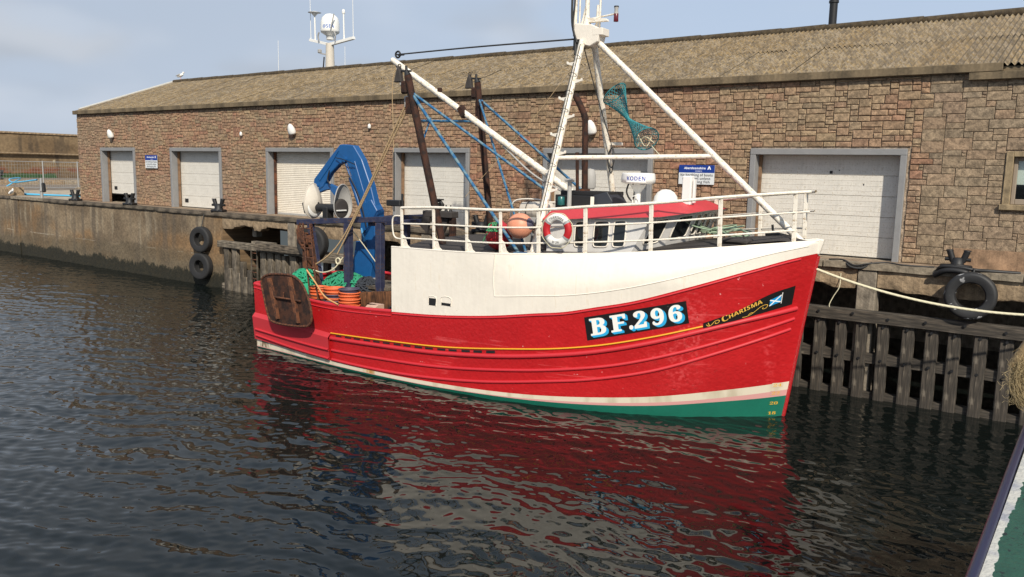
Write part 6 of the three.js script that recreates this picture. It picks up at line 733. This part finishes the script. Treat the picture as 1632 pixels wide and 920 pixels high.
// ================= THE VESSEL THE PHOTOGRAPH IS TAKEN FROM =================
{
  const v = thing('near_vessel', 'navy, white and green painted gunwale of the near vessel', 'boat', [0, 0, 0]); const X = -0.415, Y = 3.6;
  const dt = tex(512, 1024, (u, w) => { const x = u * 1.2, z = w * 6, e = 0.045 + 0.05 * (fbm(z * 3.1, 2, 4) - 0.4) + 0.03 * (fbm(z * 14, 8, 3) - 0.5) + (z > 3.35 ? 0.3 * sstep(3.35, 3.5, z + 0.2 * (fbm(x * 6, 3, 3) - 0.5)) * 2.5 : 0), f = fbm(x * 22, z * 22, 3), n = fbm(x * 5, z * 5, 4); let c = mix3([0.09, 0.27, 0.20], [0.15, 0.34, 0.26], n); c = mix3(c, [0.05, 0.12, 0.10], sstep(0.74, 0.8, f)); if (x < e) c = mix3([0.80, 0.79, 0.75], [0.66, 0.66, 0.68], sstep(0.5, 0.8, n)); return c; }, { repeat: false });
  mesh('waterway', grid(8, 30, (a, b) => [X + 0.03 + a * 1.2, Y - 0.012, 19.2 - b * 6], (a, b) => [a, b]), mat(lin(0.85, 0.85, 0.85), { map: dt, roughness: 0.5, bumpMap: rep(T.bump, 3, 12), bumpScale: 0.008 }), v);
  mesh('rubbing_band', tube([[X, Y - 0.02, 21], [X, Y - 0.02, 17.5], [X - 0.012, Y - 0.02, 14.6], [X - 0.01, Y - 0.02, 12.6], [X + 0.12, Y - 0.02, 11.6]], 0.03, 40, 10), mat(lin(0.008, 0.006, 0.035), { roughness: 0.35 }), v);
  mesh('hull_side', grid(1, 1, (a, b) => [X + 0.04 + b * 0.5, Y - 0.03 - b * 4.0, lerp(21, 11.8, a)]), mat(lin(0.02, 0.016, 0.07), { roughness: 0.4 }), v);
  mesh('deck', box(X + 1.2, X + 6, Y - 0.2, Y - 0.03, 11.5, 26, 0.01), mat(lin(0.05, 0.11, 0.08), { roughness: 0.7 }), v);
  // frayed rope fender hung over its bow
  const fr = thing('frayed_rope', 'thick brown rope with a frayed pale end over the near vessel', 'rope', [-0.36, 3.64, 13.6]); mesh('rope', [tube([[0.05, 1.3, 0], [-0.02, 0.95, 0], [-0.06, 0.6, 0], [-0.05, 0.3, 0.02], [0.02, 0.1, 0.1]].map(([x, y, z]) => [x + 0.05, y, z]), 0.13, 30, 12), tube([[-0.12, 0.62, 0.02], [-0.2, 0.45, 0.03], [-0.27, 0.3, 0.02]], 0.05, 12, 7), at(new THREE.SphereGeometry(0.085, 12, 8).toNonIndexed().scale(1, 2.3, 0.8), -0.17, 0.2, 0)], mat(lin(0.27, 0.185, 0.095), { roughness: 0.95, bumpMap: rep(T.rope, 1, 1), bumpScale: 0.02 }), fr);
  const r = rng(61), fib = [], q = (s) => (r() + r() - 1) * s; for (let k = 0; k < 620; k++) { const t = r(), y0 = 0.34 + q(0.12); fib.push(tube([[-0.1 + q(0.06), y0 + 0.08, q(0.06)], [-0.2 + q(0.08), y0 - 0.05 + q(0.06), 0.03 + q(0.08)], [-0.25 + 0.13 * t + q(0.05), 0.06 + 0.16 * r() + q(0.05), 0.04 + q(0.08)], [-0.13 + 0.14 * t + q(0.06), -0.08 + 0.12 * r(), 0.05 + q(0.08)], [0.02 + 0.1 * t + q(0.05), -0.05 + 0.14 * r(), 0.06 + q(0.07)]], 0.0012 + r() * 0.0014, 12, 3)); } for (let k = 0; k < 420; k++) { const x = -0.2 + q(0.1), y = 0.2 + q(0.26), d = r() * 6.28, l = 0.03 + r() * 0.06, w = q(1.8); fib.push(tube([[x, y, 0.06 + q(0.06)], [x + Math.cos(d) * l * 0.6, y + Math.sin(d) * l * 0.6, 0.08 + q(0.04)], [x + Math.cos(d + w) * l, y + Math.sin(d + w) * l, 0.09 + q(0.05)]], 0.0009 + r() * 0.0008, 6, 3)); } const fm = mesh('loose_fibre', fib, mat(lin(0.40, 0.31, 0.17), { roughness: 0.95 }), fr); fm.userData.kind = 'stuff';
}
scene.traverse((o) => { if (o.isMesh) { o.castShadow = true; o.receiveShadow = true; } });
renderer.render(scene, camera);
